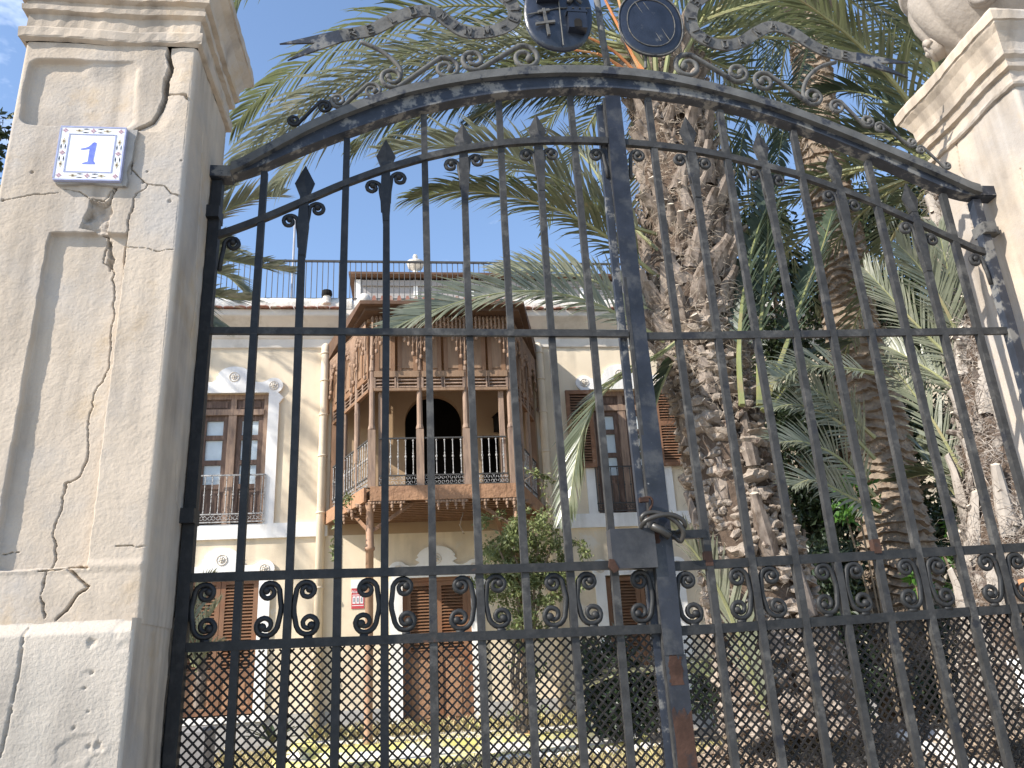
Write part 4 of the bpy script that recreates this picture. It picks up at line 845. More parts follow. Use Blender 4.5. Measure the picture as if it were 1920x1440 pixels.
b = MB(); b.box(dr[0]-.05, dr[1]+.05, H-.18, H+.2, FL-.06, FL+.035); b.build('door_step', M['grey_plinth'], vl)
# rain pipes
for x in (-1.525, 2.435):
    b = MB(); b.tube([(x, H-.09, FL+.1), (x, H-.09, 6.98), (x, H-.075, 7.06), (x, H-.02, 7.10)], .072, 10)
    for z in (1.5, 2.75, 4.0, 5.0, 5.75, 6.4, 6.93): b.lathe([(.072,-.014),(.085,-.014),(.085,.014),(.072,.014)], (x, H-.09, z), 10); b.box(x-.012, x+.012, H-.03, H+.01, z-.01, z+.01)
    b.build('rain_pipe', M['pipe'], vl, smooth=True)
b = MB(); b.tube([(1.86, H-.06, 3.65), (1.86, H-.06, 5.6)], .03, 6); b.build('thin_pipe', M['dark'], vl)
# bay balcony ----------------------------------------------------------------
P0, P1, P2, P3 = (XC-1.80, H), (-.61, 12.12), (1.62, 12.12), (XC+1.85, H)
ZD0, ZD1 = 3.80, 4.02
def off(p, d):                      # push outwards from bay centre
    cx, cy = XC, 13.2; v = Vector((p[0]-cx, p[1]-cy)); return (p[0]+v.x/v.length*d, p[1]+v.y/v.length*d)
def bay_slab(b, d, z0, z1, y_in=H-.002, zin=None):
    a, q, r, e = (P0[0]-d, y_in), (P1[0]-d*.75, P1[1]-d), (P2[0]+d*.75, P2[1]-d), (P3[0]+d, y_in); zi = zin or (z0, z1)
    V = [(a[0],a[1],zi[0]),(q[0],q[1],z0),(r[0],r[1],z0),(e[0],e[1],zi[0]),(a[0],a[1],zi[1]),(q[0],q[1],z1),(r[0],r[1],z1),(e[0],e[1],zi[1])]
    return b.add(V, [(3,2,1,0),(4,5,6,7),(0,1,5,4),(1,2,6,5),(2,3,7,6),(3,0,4,7)])
b = MB(); bay_slab(b, .0, ZD0+.10, ZD1-.01); deck = b.build('balcony_deck', M['wood'], vl)
edges = [(P0, P1), (P1, P2), (P2, P3)]
def along(e, t, d=0):
    (ax, ay), (bx, by) = e; L2 = math.hypot(bx-ax, by-ay); nx, ny = (by-ay)/L2, -(bx-ax)/L2
    return Vector((ax+(bx-ax)*t+nx*d, ay+(by-ay)*t+ny*d, 0))
def panel3(b, e, t0, t1, z0, z1, d0, d1, mi=0):    # board standing on a bay edge
    A, B_ = along(e, t0, d0), along(e, t1, d0); C_, D_ = along(e, t1, d1), along(e, t0, d1); V = [(p.x,p.y,z) for z in (z0, z1) for p in (A, B_, C_, D_)]
    return b.add(V, [(0,3,2,1),(4,5,6,7),(0,1,5,4),(1,2,6,5),(2,3,7,6),(3,0,4,7)], mi)
cuts = {0:[0,.35,.72,1], 1:[0,.16,.46,.75,.93,1], 2:[0,.35,.7,1]}
for ei, e in enumerate(edges):
    for t0, t1 in zip(cuts[ei][:-1], cuts[ei][1:]):
        b = MB(); panel3(b, e, t0+.001, t1-.001, ZD0, ZD1, .055, .095+.006*rr.random()); b.build('fascia_sheet', M['fascia'], deck)
b = MB()
for i in range(12): y = 12.25+i*.15; hw = np.interp(y, [12.12, 14], [1.10, 1.78]); b.box(.5-hw, .5+hw, y, y+.05, ZD0-.0, ZD0+.099)
tag(b.build('deck_joist', M['wood'], deck), kind='stuff')
for ei, ts in ((0, (.5, .7, .9)), (1, (.03,.09,.15,.21,.40,.46,.52,.58,.63,.72,.78,.86,.93,.98)), (2, (.1,.3))):
    for t in ts:                                     # carved drops below the fascia
        p = along(edges[ei], t, .075); b = MB(); s = rr.uniform(.85, 1.15)
        b.ball((p.x, p.y, ZD0-.03), .035*s, 6, (1,.5,1)); b.ball((p.x-.045*s, p.y, ZD0-.025), .028*s, 6, (1,.5,1)); b.ball((p.x+.045*s, p.y, ZD0-.025), .028*s, 6, (1,.5,1)); b.ball((p.x, p.y, ZD0-.085), .027*s, 6, (1,.5,1.5)); b.ball((p.x+.004, p.y, ZD0-.14), .015*s, 6, (1,.6,1.6)); b.tube([(p.x-.09, p.y, ZD0+.005), (p.x+.09, p.y, ZD0+.005)], .012, 5)
        b.build('carved_drop', M['drop'], deck, smooth=True)
# ground columns and braces
for (px, py) in (P1, P2):
    q = Vector((px, py+.06, 0)); b = MB(); b.lathe([(.07,FL-.1),(.07,FL+.05),(.06,FL+.09),(.058,3.08),(.075,3.09),(.078,3.13),(.06,3.15),(.056,3.7),(.08,3.79),(.08,ZD0)], (q.x, q.y, 0), 14); b.build('column', M['metal_tan'], vl, smooth=True)
    s = 1 if px < XC else -1
    for dx, dy, z0 in ((s*.9, .05, 3.78), (-s*.42, 1.25, 3.78)): 
        b = MB(); b.bar((q.x, q.y, 3.35), (q.x+dx*.7, q.y+dy*.7, z0), .05, .06); b.build('brace', M['wood'], vl)
for x in (1.7,):
    b = MB(); b.bar((x, H-.02, 3.2), (x+(.35 if x < 0 else -.35), 12.9, 3.78), .06, .07, (1, 0, 0)); b.build('brace', M['wood'], vl)
# posts
ZO1, ZO2, ZO3, ZE = 5.57, 5.79, 5.90, 6.74
def post(x, y, name='post', lo=ZD1, r=.052, full=True):
    b = MB(); b.box(x-.058, x+.058, y-.055, y+.055, lo, 4.93); b.lathe([(.05,4.93),(.062,4.95),(.055,4.99),(.046,5.02),(.042,5.9),(.055,5.92),(.055,5.96),(.045,6.0),(.042,6.5),(.06,6.54),(.06,6.6),(.045,6.62),(.045,ZE)], (x, y, 0), 10); return b.build(name, M['wood_grey'], vl, smooth=False)
for x in (P1[0]+.02, .155, .885, P2[0]-.02): post(x, 12.15)
for x in (P1[0]+.12, P2[0]-.20): b = MB(); b.box(x, x+.08, 12.16, 12.24, ZD1, ZE); b.build('inner_post', M['wood_grey'], vl)
for ei, t in ((0, .36), (0, .68), (2, .33), (2, .66)):
    p = along(edges[ei], t); b = MB(); b.lathe([(.03,4.55),(.045,4.62),(.045,5.35),(.05,5.38),(.045,5.42),(.045,ZE)], (p.x, p.y, 0), 10); b.tube([(p.x, p.y, ZD1), (p.x, p.y, 4.6)], .022, 6); b.build('post', M['wood_grey'], vl)
for x, yy in ((P0[0]+.05, H-.06), (P3[0]-.05, H-.06)):
    b = MB(); b.box(x-.05, x+.05, yy-.05, yy+.055, ZD1, ZE); b.build('post', M['wood'], vl)
# upper boards: panels, louvre strip, beams
bays = [(1, (.02, .34)), (1, (.36, .665)), (1, (.69, .98)), (0, (.05, .36)), (0, (.36, .68)), (0, (.68, .97)), (2, (.03, .33)), (2, (.33, .66)), (2, (.66, .95))]
for ei, (t0, t1) in bays:
    e = edges[ei]; b = MB(); panel3(b, e, t0, t1, ZO3-.10, ZO3, -.03, .03); fr = b.build('bay_beam', M['wood'] if ei != 1 else M['wood_pale'], vl)
    for za, zc in ((ZO1, ZO1+.045), (ZE-.08, ZE)): b = MB(); panel3(b, e, t0, t1, za, zc, -.028, .028); b.build('cross_beam', M['wood'] if ei != 1 else M['wood_pale'], fr)
    for k in range(2):
        a = t0+(t1-t0)*(k*.5+.03); c = t0+(t1-t0)*(k*.5+.47)
        b = MB(); panel3(b, e, a, c, ZO3+.001, ZE-.081, -.012, .0); panel3(b, e, a+.012, c-.012, ZO3+.05, ZE-.13, .0, .016); b.build('bay_panel', M['wood_pale'], fr)
        b = MB(); panel3(b, e, a-.012, a+.004, ZO1+.046, ZO3-.101, -.02, .02); panel3(b, e, c-.004, c+.012, ZO1+.046, ZO3-.101, -.02, .02)
        for i in range(3):
            z = ZO1+.07+i*.058; A = along(e, a+.004, -.018); B_ = along(e, c-.004, -.018); C_ = along(e, c-.004, .018); D_ = along(e, a+.004, .018)
            V = [(A.x,A.y,z+.02),(B_.x,B_.y,z+.02),(C_.x,C_.y,z-.012),(D_.x,D_.y,z-.012)]; b.add(V+[(v[0],v[1],v[2]+.01) for v in V], [(0,3,2,1),(4,5,6,7),(0,1,5,4),(1,2,6,5),(2,3,7,6),(3,0,4,7)])
        b.build('louvre', M['wood_grey'], fr)
        b = MB()
        for x in (a, c-.03): panel3(b, e, x, x+.03, ZO3+.0005, ZE-.0805, -.02, .022)
        b.build('panel_stile', M['wood'], fr)
# roof and hanging fretwork
def eave_slab(b, fy, g, z0, z1, zin):      # shallow eaves: deep in front, almost flush at the sides
    a, q, r, e = (-1.50+g, H-.002), (-.76+g, fy), (1.84-g, fy), (2.40-g, H-.002)
    V = [(a[0],a[1],zin[0]),(q[0],q[1],z0),(r[0],r[1],z0),(e[0],e[1],zin[0]),(a[0],a[1],zin[1]),(q[0],q[1],z1),(r[0],r[1],z1),(e[0],e[1],zin[1])]
    return b.add(V, [(3,2,1,0),(4,5,6,7),(0,1,5,4),(1,2,6,5),(2,3,7,6),(3,0,4,7)])
b = MB(); eave_slab(b, 11.62, 0, 6.86, 6.92, (6.80, 7.14)); rf = b.build('balcony_roof', M['wood_dark'], vl)
b = MB(); bay_slab(b, .07, 6.742, 6.79); b.build('roof_frieze', M['wood_pale'], rf)
b = MB(); eave_slab(b, 11.74, .07, 6.80, 6.8595, (6.78, 6.7999)); b.build('eaves_board', M['wood_dark'], rf)
b = MB()
for ei, e in enumerate(edges):
    L3 = math.hypot(e[1][0]-e[0][0], e[1][1]-e[0][1]); n = int(L3/.125)
    for i in range(n):
        t = (i+.5)/n; p = along(e, t, .49 if ei == 1 else .09); q = along(e, t, -.2)
        mb = MB(); mb.tube([(p.x, p.y, 6.935+.01*rr.random()), (q.x, q.y, 7.05)], [.07, .065], 6, flat=.5); mb.build('roof_tile', M['rtile'], rf)
def drop(b, p, z0, ln, wd):
    b.tube([(p.x, p.y, z0), (p.x, p.y, z0-ln*.45), (p.x, p.y, z0-ln)], [wd*.5, wd*.42, wd*.3], 5); b.ball((p.x, p.y, z0-ln*.5), wd*.62, 6, (1,.7,1.4)); b.ball((p.x, p.y, z0-ln*.78), wd*.55, 6, (1,.7,1.2)); b.ball((p.x, p.y, z0-ln), wd*.8, 6, (1,.6,1.7))
for ei, e in enumerate(edges):
    L3 = math.hypot(e[1][0]-e[0][0], e[1][1]-e[0][1]); n = int(L3/.062)
    for i in range(n):
        t = (i+.5)/n; p = along(e, t, .20 if ei == 1 else .09); ph = (t*3) % 1.0; ln = .20+.60*abs(2*ph-1)**1.5*(1 if ei == 1 else 1.15)+rr.uniform(-.05, .05); b = MB()
        if ei != 1: ln *= rr.uniform(.7, 1.3)
        drop(b, p, 6.78, ln, .036); b.ball((p.x, p.y, 6.74), .030, 6, (1,.5,1)); 
        if i % 2: b.ball((p.x, p.y, 6.70), .018, 5)
        q = along(e, min(1, t+.7/n), .20 if ei == 1 else .09); b.tube([(p.x, p.y, 6.78-ln*.8), (q.x, q.y, 6.78-ln*.55)], .008, 4)
        b.build('fretwork_drop', M['drop'], rf, smooth=True)
# balcony railing
def rail_edge(e, t0, t1, n):
    A, B_ = along(e, t0), along(e, t1); b = MB(); b.bar((A.x,A.y,4.79), (B_.x,B_.y,4.79), .022, .03); b.bar((A.x,A.y,4.20), (B_.x,B_.y,4.20), .018, .022); b.bar((A.x,A.y,4.05), (B_.x,B_.y,4.05), .016, .022); r = b.build('balcony_rail', M['rail'], vl)
    p0 = None
    for i in range(n):
        p = along(e, t0+(t1-t0)*(i+.5)/n)
        if p0 is None: b = MB(); baluster(b, p.x, p.y, 4.21, 4.78, .0095, (.5,)); p0 = b.build('baluster', M['rail_light'], r, origin=(p.x, p.y, 4.2))
        else: dup(p0, (p.x, p.y, 4.2), r)
    b = MB()
    for i in range(n):
        p = along(e, t0+(t1-t0)*(i+.5)/n)
        dr_ = (B_-A).normalized()
        for d in (-1, 1):
            for up in (1, -1):
                P = []
                for k in range(12): a = math.radians(90*up-up*d*k*30); s = .030*(1-.05*k); o = d*.028+s*math.cos(a); P.append((p.x+dr_.x*o, p.y+dr_.y*o, 4.125+up*.035+s*math.sin(a)*up*up))
                b.tube(P, .0045, 4)
    tag(b.build('scroll_frieze', M['rail_light'], r), kind='stuff')
rail_edge(edges[1], .06, .32, 5); rail_edge(edges[1], .37, .655, 5); rail_edge(edges[1], .70, .95, 5); rail_edge(edges[0], .03, .66, 10); rail_edge(edges[0], .69, .96, 5); rail_edge(edges[2], .04, .33, 5); rail_edge(edges[2], .36, .95, 9)
# things on the house
ln = thing('wall_lantern', tuple(at(935, 795, H-.1)), 'dark wall lantern beside the arched balcony doorway', 'lantern')
q = at(935, 795, H-.1); b = MB(); b.box(q.x-.09, q.x+.09, H-.19, H-.03, q.z-.14, q.z+.12); b.lathe([(.13,.12),(.02,.22)], (q.x, H-.11, q.z), 6); b.box(q.x-.02, q.x+.02, H-.04, H, q.z-.02, q.z+.02); b.build('lantern_body', M['dark'], ln)
sg = thing('alarm_sign', tuple(at(671, 1120, H-.01)), 'small red and white alarm notice on the wall left of the tan column', 'sign')
q = at(671, 1122, H-.01); k = .105
b = MB(); b.box(q.x-k, q.x+k, H-.012, H+.001, q.z-.165, q.z+.165-.02+.02); b.build('sign_plate', M['red'], sg)
b = MB(); b.box(q.x-k-.01, q.x+k+.03, H-.013, H+.001, q.z+.1655, q.z+.31); b.build('sign_top', M['sign_white'], sg)
for i in range(3):
    x = q.x-.062+i*.062; b = MB(); b.box(x-.025, x+.025, H-.0145, H-.011, q.z-.085, q.z+.035); b.build('sign_square', M['sign_white'], sg); b = MB(); b.box(x-.013, x+.011, H-.016, H-.014, q.z-.06, q.z+.012); b.build('sign_icon', M['sign_grey'], sg)
for z in (q.z+.055, q.z-.115): b = MB(); b.box(q.x-k+.012, q.x+k-.012, H-.0142, H-.011, z-.006, z+.006); b.build('sign_line', M['sign_white'], sg)
me = text_mesh('Alarma', .075, 'sign_lettering'); o = bpy.data.objects.new('sign_lettering', me); me.materials.append(M['sign_white']); COL.objects.link(o); o.parent = sg; o.location = Vector((q.x, H-.0145, q.z+.085))-wl(sg); o.rotation_euler = (math.pi/2, 0, 0)
# roof railing, hut, pole, urn
YR = 13.95; rg = thing('roof_railing', (XC, YR, 7.95), 'thin dark roof railing along the parapet against the sky', 'railing', None)
zt = at(430, 488, YR).z; zb = at(430, 561, YR).z+.02
b = MB(); b.box(-6, 7, YR-.02, YR+.02, zt-.018, zt+.018); b.box(-6, 7, YR-.012, YR+.012, zb-.01, zb+.01); b.build('rail', M['rail'], rg); p0 = None
for i in range(126):
    x = -5.95+i*.103
    if p0 is None: b = MB(); b.tube([(x, YR, zb-.1), (x, YR, zt)], .0085, 5); p0 = b.build('baluster', M['rail'], rg, origin=(x, YR, zb))
    else: dup(p0, (x, YR, zb), rg)
YH = 17.0; q = at(655, 515, YH); q2 = at(1150, 525, YH)
ht = thing('roof_hut', (1.5, YH, 8), 'grey panelled flat roofed hut standing on the roof terrace', 'hut')
b = MB(); b.box(q.x+.12, q2.x+1, YH, YH+2.5, 7.9, q.z-.13); b.build('hut_wall', M['hut'], ht)
b = MB(); b.box(q.x, q2.x+1.1, YH-.22, YH+2.6, q.z-.085, q.z-.03); b.build('hut_roof', M['wood_dark'], ht)
for i in range(6): b = MB(); x = q.x+.16+i*1.32; b.box(x, x+.10, YH-.03, YH-.001, 7.95, q.z-.14); b.build('hut_post', M['white'], ht)
b = MB(); b.box(q.x+.3, q2.x, YH-.05, YH-.031, q.z-.30, q.z-.16); b.build('hut_valance', M['hut'], ht)
pl = thing('antenna_pole', (at(549, 560, 14.2).x, 14.2, 7.9), 'thin grey metal pole rising behind the roof railing', 'pole')
b = MB(); x = at(549, 500, 14.2).x; b.tube([(x, 14.2, 7.85), (x+.005, 14.2, at(549, 405, 14.2).z)], .022, 8); b.build('pole_tube', M['steel'], pl); b = MB(); b.lathe([(.05,0),(.05,.03),(.03,.05)], (x, 14.2, 7.9), 8); b.build('pole_foot', M['steel'], pl)
uq = at(779, 514, 16.9); ru = thing('roof_urn', tuple(uq), 'pale stone urn with finial on the hut roof edge', 'urn')
b = MB(); b.lathe([(.10,-.02),(.10,.02),(.05,.06),(.07,.10),(.17,.16),(.20,.26),(.21,.30),(.16,.32),(.06,.36),(.04,.42)], tuple(uq), 14); b.build('bowl', M['parapet'], ru, smooth=True); b = MB(); b.ball((uq.x, uq.y, uq.z+.45), .06, 8, (1,1,1.3)); b.build('finial', M['parapet'], ru)

# ================================================================== garden floor
def gzp(x, y): return float(gz(np.array([x]), np.array([y]))[0])
def step_plan(cx, rx, yb, yf, n=40):          # flattened half ellipse opening to the house
    return [(cx+rx*math.copysign(abs(math.cos(a))**.55, math.cos(a)), yb-(yb-yf)*abs(math.sin(a))**.55) for a in [math.pi+math.pi*i/n for i in range(n+1)]]
def flat_prism(b, plan, z0, z1):
    n = len(plan); V = [(x, y, z0) for x, y in plan]+[(x, y, z1) for x, y in plan]
    return b.add(V, [tuple(range(n, 2*n))]+[(i, (i+1) % n, n+(i+1) % n, n+i) for i in range(n)])
for (cx, rx, yf, z, lab) in ((.75, 2.55, 11.75, FL-.01, 'upper curved garden step with worn yellow edge before the front door'), (.75, 2.75, 11.05, FL-.14, 'lower curved garden step painted white, in front of the yellow edged one')):
    t = thing('garden_step', (cx, yf, z), lab, 'step', 'curved garden steps')
    P = step_plan(cx, rx, H-.05, yf); b = MB(); flat_prism(b, P, -.05, z); b.build('step_body', M['step'], t)
    b = MB(); P2_ = step_plan(cx, rx-.33 if z > .4 else rx-.12, H-.05, yf+(.45 if z > .4 else .14)); n = len(P); V = [(x, y, z+.004) for x, y in P]+[(x, y, z+.004) for x, y in P2_]
    b.add(V, [(i, i+1, n+i+1, n+i) for i in range(n-1)]); b.add([(x, y, zz) for zz in (z-.055, z+.004) for x, y in [(p[0], p[1]-.004) for p in P]], [(i, i+1, n+i+1, n+i) for i in range(n-1)])
    b.build('step_edge', M['step_yellow'], t)
def blob_mesh(b, seed, sub=2, amp=.28, flat=.75):
    bm = bmesh.new(); bmesh.ops.create_icosphere(bm, subdivisions=sub, radius=1); r2_ = random.Random(seed); o = Vector((r2_.uniform(0,50), r2_.uniform(0,50), r2_.uniform(0,50)))
    from mathutils import noise as mn
    V = []
    for v in bm.verts:
        k = 1+amp*mn.noise(v.co*1.6+o)+amp*.5*mn.noise(v.co*4+o); V.append((v.co.x*k, v.co.y*k, v.co.z*k*flat))
    F = [tuple(x.index for x in f.verts) for f in bm.faces]; bm.free(); return b.add(V, F)
def stone_line(label, pts, size, name='stone_border'):
    c = pts[len(pts)//2]; t = thing(name, (c[0], c[1], gzp(*c)), label, 'stone border', 'whitewashed stone borders'); protos = []
    for i, (x, y) in enumerate(pts):
        z = gzp(x, y)+size*.35; s = size*rr.uniform(.8, 1.2); rot = (rr.uniform(-.3,.3), rr.uniform(-.3,.3), rr.uniform(0, 6)); sc = (s*rr.uniform(.9,1.4), s, s*rr.uniform(.75,1.05))
        if len(protos) < 4:
            b = MB(); blob_mesh(b, i+len(label), 2); o = b.build('stone', M['stone'], t, origin=(0,0,0), smooth=True); o.location = Vector((x,y,z))-wl(t); o.rotation_euler = rot; o.scale = sc; protos.append(o)
        else: dup(rr.choice(protos), (x,y,z), t, rot, sc)
def ell(cx, cy, rx, ry, a0, a1, n): return [(cx+rx*math.cos(math.radians(a0+(a1-a0)*i/(n-1))), cy+ry*math.sin(math.radians(a0+(a1-a0)*i/(n-1)))) for i in range(n)]
stone_line('whitewashed rubble stones ringing the bed of the thick shaggy palm', ell(3.25, 7.35, 1.25, 1.35, 165, 345, 26), .105)
stone_line('whitewashed rubble stones edging the bed of the ringed palm on the right', ell(5.35, 7.5, 1.25, 1.5, 200, 350, 22), .10)
stone_line('rough white stone kerb lying across the garden behind the centre strip', [(.9+.16*i, 10.75+.03*math.sin(i)+.018*i) for i in range(15)], .095)
# grey block behind the left leaf and pot on pedestal at far right
gb = at(360, 1365, 7.5); t = thing('concrete_block', (gb.x, 7.5, .1), 'low grey concrete block standing in the garden behind the left hinge stile', 'block')
b = MB(); ring(b, gb.x-.17, gb.x+.13, 7.4, 7.8, [(0, .05), (0, gb.z-.03), (-.03, gb.z)]); b.build('block_body', M['concrete'], t); b = MB(); b.box(gb.x-.19, gb.x+.15, 7.38, 7.82, .02, .16); b.build('block_foot', M['concrete'], t)
q = at(1916, 1300, 5.6); t = thing('pedestal', (q.x, 5.6, .2), 'white painted pedestal at the far right behind the gate', 'pedestal'); zt_ = at(1916, 1235, 5.6).z
b = MB(); ring(b, q.x+.03, q.x+.19, 5.5, 5.66, [(.03, .0), (.03, .30), (0, .33), (0, zt_-.06), (.025, zt_-.04), (.025, zt_)]); b.build('pedestal_body', M['white'], t); b = MB(); ring(b, q.x-.02, q.x+.24, 5.44, 5.72, [(.0, .0), (.0, .2)]); b.build('pedestal_foot', M['white'], t)
q = at(1916, 1122, 5.75); t = thing('flower_pot', (q.x+.02, 5.75, zt_), 'orange terracotta pot standing on the white pedestal', 'pot')
b = MB(); h = at(1916, 1088, 5.75).z-zt_; b.lathe([(.09, 0), (.14, h*.75), (.145, h*.78), (.165, h*.78), (.17, h), (.15, h), (.13, h*.9)], (q.x+.10, 5.6, zt_), 18); b.build('pot_body', M['terracotta'], t, smooth=True); b = MB(); b.lathe([(.13, h*.9), (.02, h*.91)], (q.x+.10, 5.6, zt_), 12); b.build('pot_soil', M['bark'], t)

# ================================================================== vegetation
def frond(name, parent, pts, n=58, Lm=.50, w=.030, mats=None, droop=.35, fold=.55, start=.10, r0=.022, ang=.75, seed=0, upv=None, bent=0.0):
    R = random.Random(seed+int(abs(pts[0][0])*1000)+len(pts)*77); P = spline(pts, 40); b = MB(); m = len(P)
    b.tube(P, [max(.003, r0*(1-i/(m-1)*.9)) for i in range(m)], 5, 0)
    up0 = Vector(upv) if upv else Vector((0, 0, 1))
    for i in range(n):
        t = start+(1-start)*(i+.5)/n; k = t*(m-1); a = int(min(k, m-2)); u = k-a; p = P[a].lerp(P[a+1], u); T = (P[min(a+2, m-1)]-P[max(a-1, 0)]).normalized()
        sd = T.cross(up0); sd = sd.normalized() if sd.length > .15 else T.orthogonal().normalized(); up = sd.cross(T).normalized()
        L0 = Lm*(.35+.65*math.sin(math.pi*min(1, .18+.82*(t-start)/(1-start)*.98))**.7)*(1 if t < .93 else .75)
        for s in (-1, 1):
            if R.random() < .035: continue
            f = fold*R.uniform(.5, 1.3); fa = ang*R.uniform(.8, 1.2)*(1-.45*t); d = (T*math.cos(fa)+(sd*s*math.cos(f)+up*math.sin(f))*math.sin(fa)).normalized(); Ln = L0*R.uniform(.82, 1.1); ww = w*R.uniform(.8, 1.2)
            wd = d.cross(up*math.cos(f)-sd*s*math.sin(f)+T*R.uniform(-.5, .5)).normalized(); V = []; q = p.copy(); dd = d.copy(); g = droop*R.uniform(.5, 1.5); seg = 4
            tw = R.uniform(-.3, .3)
            for j in range(seg+1):
                wj = ww*(.45, 1, .95, .62, .04)[j]/2; wv = (wd+up*tw*j*.25).normalized(); V += [q-wv*wj, q+wv*wj]; q = q+dd*(Ln/seg); dd = (dd+Vector((0, 0, -g*.33))*(j+1)*.5).normalized()
            b.add(V, [(2*j, 2*j+1, 2*j+3, 2*j+2) for j in range(seg)], 1)
    return b.build(name, mats or [M['rachis'], M['frond']], parent)
def pf(pp, Y):                                # pixel guide points -> real curve at its own distance
    if not hasattr(Y, '__len__'): Y = [Y]*len(pp)
    Y = np.interp(np.linspace(0, 1, len(pp)), np.linspace(0, 1, len(Y)), Y); return [at(x, y, yy) for (x, y), yy in zip(pp, Y)]
def crown(parent, c, n, Ln, el=(-.2, 1.2), az=(0, 2*math.pi), mats=None, seed=1, sag=1.0, Lm=.5, w=.03, nl=46, avoid=None):
    R = random.Random(seed)
    for i in range(n):
        a = az[0]+(az[1]-az[0])*((i*.618034) % 1.0)+R.uniform(-.1, .1); e = el[0]+(el[1]-el[0])*((i+.5)/n)+R.uniform(-.1, .1); L0 = Ln*R.uniform(.85, 1.1); h = Vector((math.cos(a), math.sin(a), 0)); pts = []
        for j in range(6):
            u = j/5; pts.append(Vector(c)+h*(.15+L0*(math.cos(e)*u+.12*u*u))+Vector((0, 0, .1+L0*(math.sin(e)*u-sag*(.42+.25*math.cos(e))*u*u))))
        frond('frond', parent, pts, nl, Lm, w, mats, seed=seed*100+i, r0=.026)
def boot_mesh(v=0):
    b = MB(); V = []; F = []; R = random.Random(v); n = 6
    for i, (z, x, w, d) in enumerate(((-.10,-.03,.10,.05),(0,.02,.105,.055),(.09,.055,.085,.045),(.18,.10,.062,.032),(.26,.155,.05,.024))):
        w *= R.uniform(.85, 1.15); x += R.uniform(-.01, .012)
        V += [(x-d*.6, -w, z), (x+d*.55, -w*.75, z-.01), (x+d, 0, z-.012), (x+d*.55, w*.75, z-.01), (x-d*.6, w, z), (x-d, 0, z+.01)]
    for i in range(4):
        for k in range(n): F.append((i*n+k, i*n+(k+1) % n, (i+1)*n+(k+1) % n, (i+1)*n+k))
    b.add(V, F); b.add(V[4*n:], [tuple(range(n))], 1); return b
def trunk_core(parent, P, rad, m, amp=.10, n=28, rings=90, freq=7, name='trunk', saw=0.0, pitch=.11):
    S_ = spline(P, rings); b = MB(); V = []; F = []
    for i, p in enumerate(S_):
        r = np.interp(i/rings, np.linspace(0, 1, len(rad)), rad)
        for k in range(n):
            a = 2*math.pi*k/n; q = 1+(.07*float(fbm(np.array([a*7.]), np.array([p.z*21.]), 3)[0]) if saw else 0)+amp*float(fbm(np.array([math.cos(a)*1.5+5+p.z*.2]), np.array([math.sin(a)*1.5+p.z*freq*.3]), 4)[0])
            if saw:
                ph = (p.z/pitch+1.05*float(vnoise(np.array([a*1.9+3]), np.array([p.z*2.2]))[0])+.25*math.sin(a*5+p.z*9)) % 1.0; q += saw*((1-ph)**1.5-.4)*(1+.9*float(vnoise(np.array([a*3.+50]), np.array([p.z*6.]))[0]))
            V.append((p.x+r*q*math.cos(a), p.y+r*q*math.sin(a), p.z))
    for i in range(rings):
        for k in range(n): F.append((i*n+k, i*n+(k+1) % n, (i+1)*n+(k+1) % n, (i+1)*n+k))
    F.append(tuple(rings*n+k for k in range(n))); b.add(V, F); return b.build(name, m, parent, smooth=not saw), S_
def fibres(parent, S_, rad, n, m, l=(.10, .30), t=(0, 1), seed=0, w=.005, curl=.5, out=1.0):
    R = random.Random(seed); b = MB(); k = len(S_)-1
    for i in range(n):
        u = R.uniform(*t); p = S_[int(u*k)]; r = np.interp(u, np.linspace(0, 1, len(rad)), rad)*R.uniform(.96, 1.16)*out; a = R.uniform(0, 2*math.pi); o = Vector((math.cos(a), math.sin(a), 0)); tg = Vector((-math.sin(a), math.cos(a), 0))
        q = p+o*r; d = (tg*R.uniform(-1, 1)+Vector((0, 0, R.uniform(-.9, .6)))+o*R.uniform(-.1, .45)).normalized(); L0 = R.uniform(*l); V = []; wv = d.cross(o).normalized()*w*R.uniform(.5, 1.4)/2
        for j in range(4): V += [q-wv*(1-.25*j), q+wv*(1-.25*j)]; q = q+d*L0/3; d = (d+tg*R.uniform(-curl, curl)+Vector((0, 0, R.uniform(-curl, curl*.4)))-o*.12).normalized()
        b.add(V, [(2*j, 2*j+1, 2*j+3, 2*j+2) for j in range(3)])
    return tag(b.build('fibre', m, parent), kind='stuff')
def place_boots(parent, S_, rad, t0, t1, n, protos, sc, tilt, seed, kz=1.0, sink=.0, wild=0.0):
    R = random.Random(seed); k = len(S_)-1
    for i in range(n):
        u = t0+(t1-t0)*(i+R.uniform(-.3, .3))/n; u = min(max(u, 0), 1); p = S_[int(u*k)]; r = float(np.interp(u, np.linspace(0, 1, len(rad)), rad)); a = i*2.39996+R.uniform(-.15, .15)
        s = R.uniform(*sc); rot = Matrix.Rotation(a+R.uniform(-1, 1)*wild, 3, 'Z') @ Matrix.Rotation(R.uniform(*tilt), 3, 'Y') @ Matrix.Rotation(R.uniform(-.25-wild*.6, .25+wild*.6), 3, 'X')
        dup(R.choice(protos), (p.x+(r-sink)*math.cos(a), p.y+(r-sink)*math.sin(a), p.z), parent, rot.to_euler(), (s*R.uniform(.8, 1.2), s*R.uniform(.85, 1.2), s*kz*R.uniform(.85, 1.2)))
def lumpb1(i): b = MB(); blob_mesh(b, 700+i, 1, .6, .8); b.v = [(x*.10, y*.12, z*.085) for x, y, z in b.v]; return b
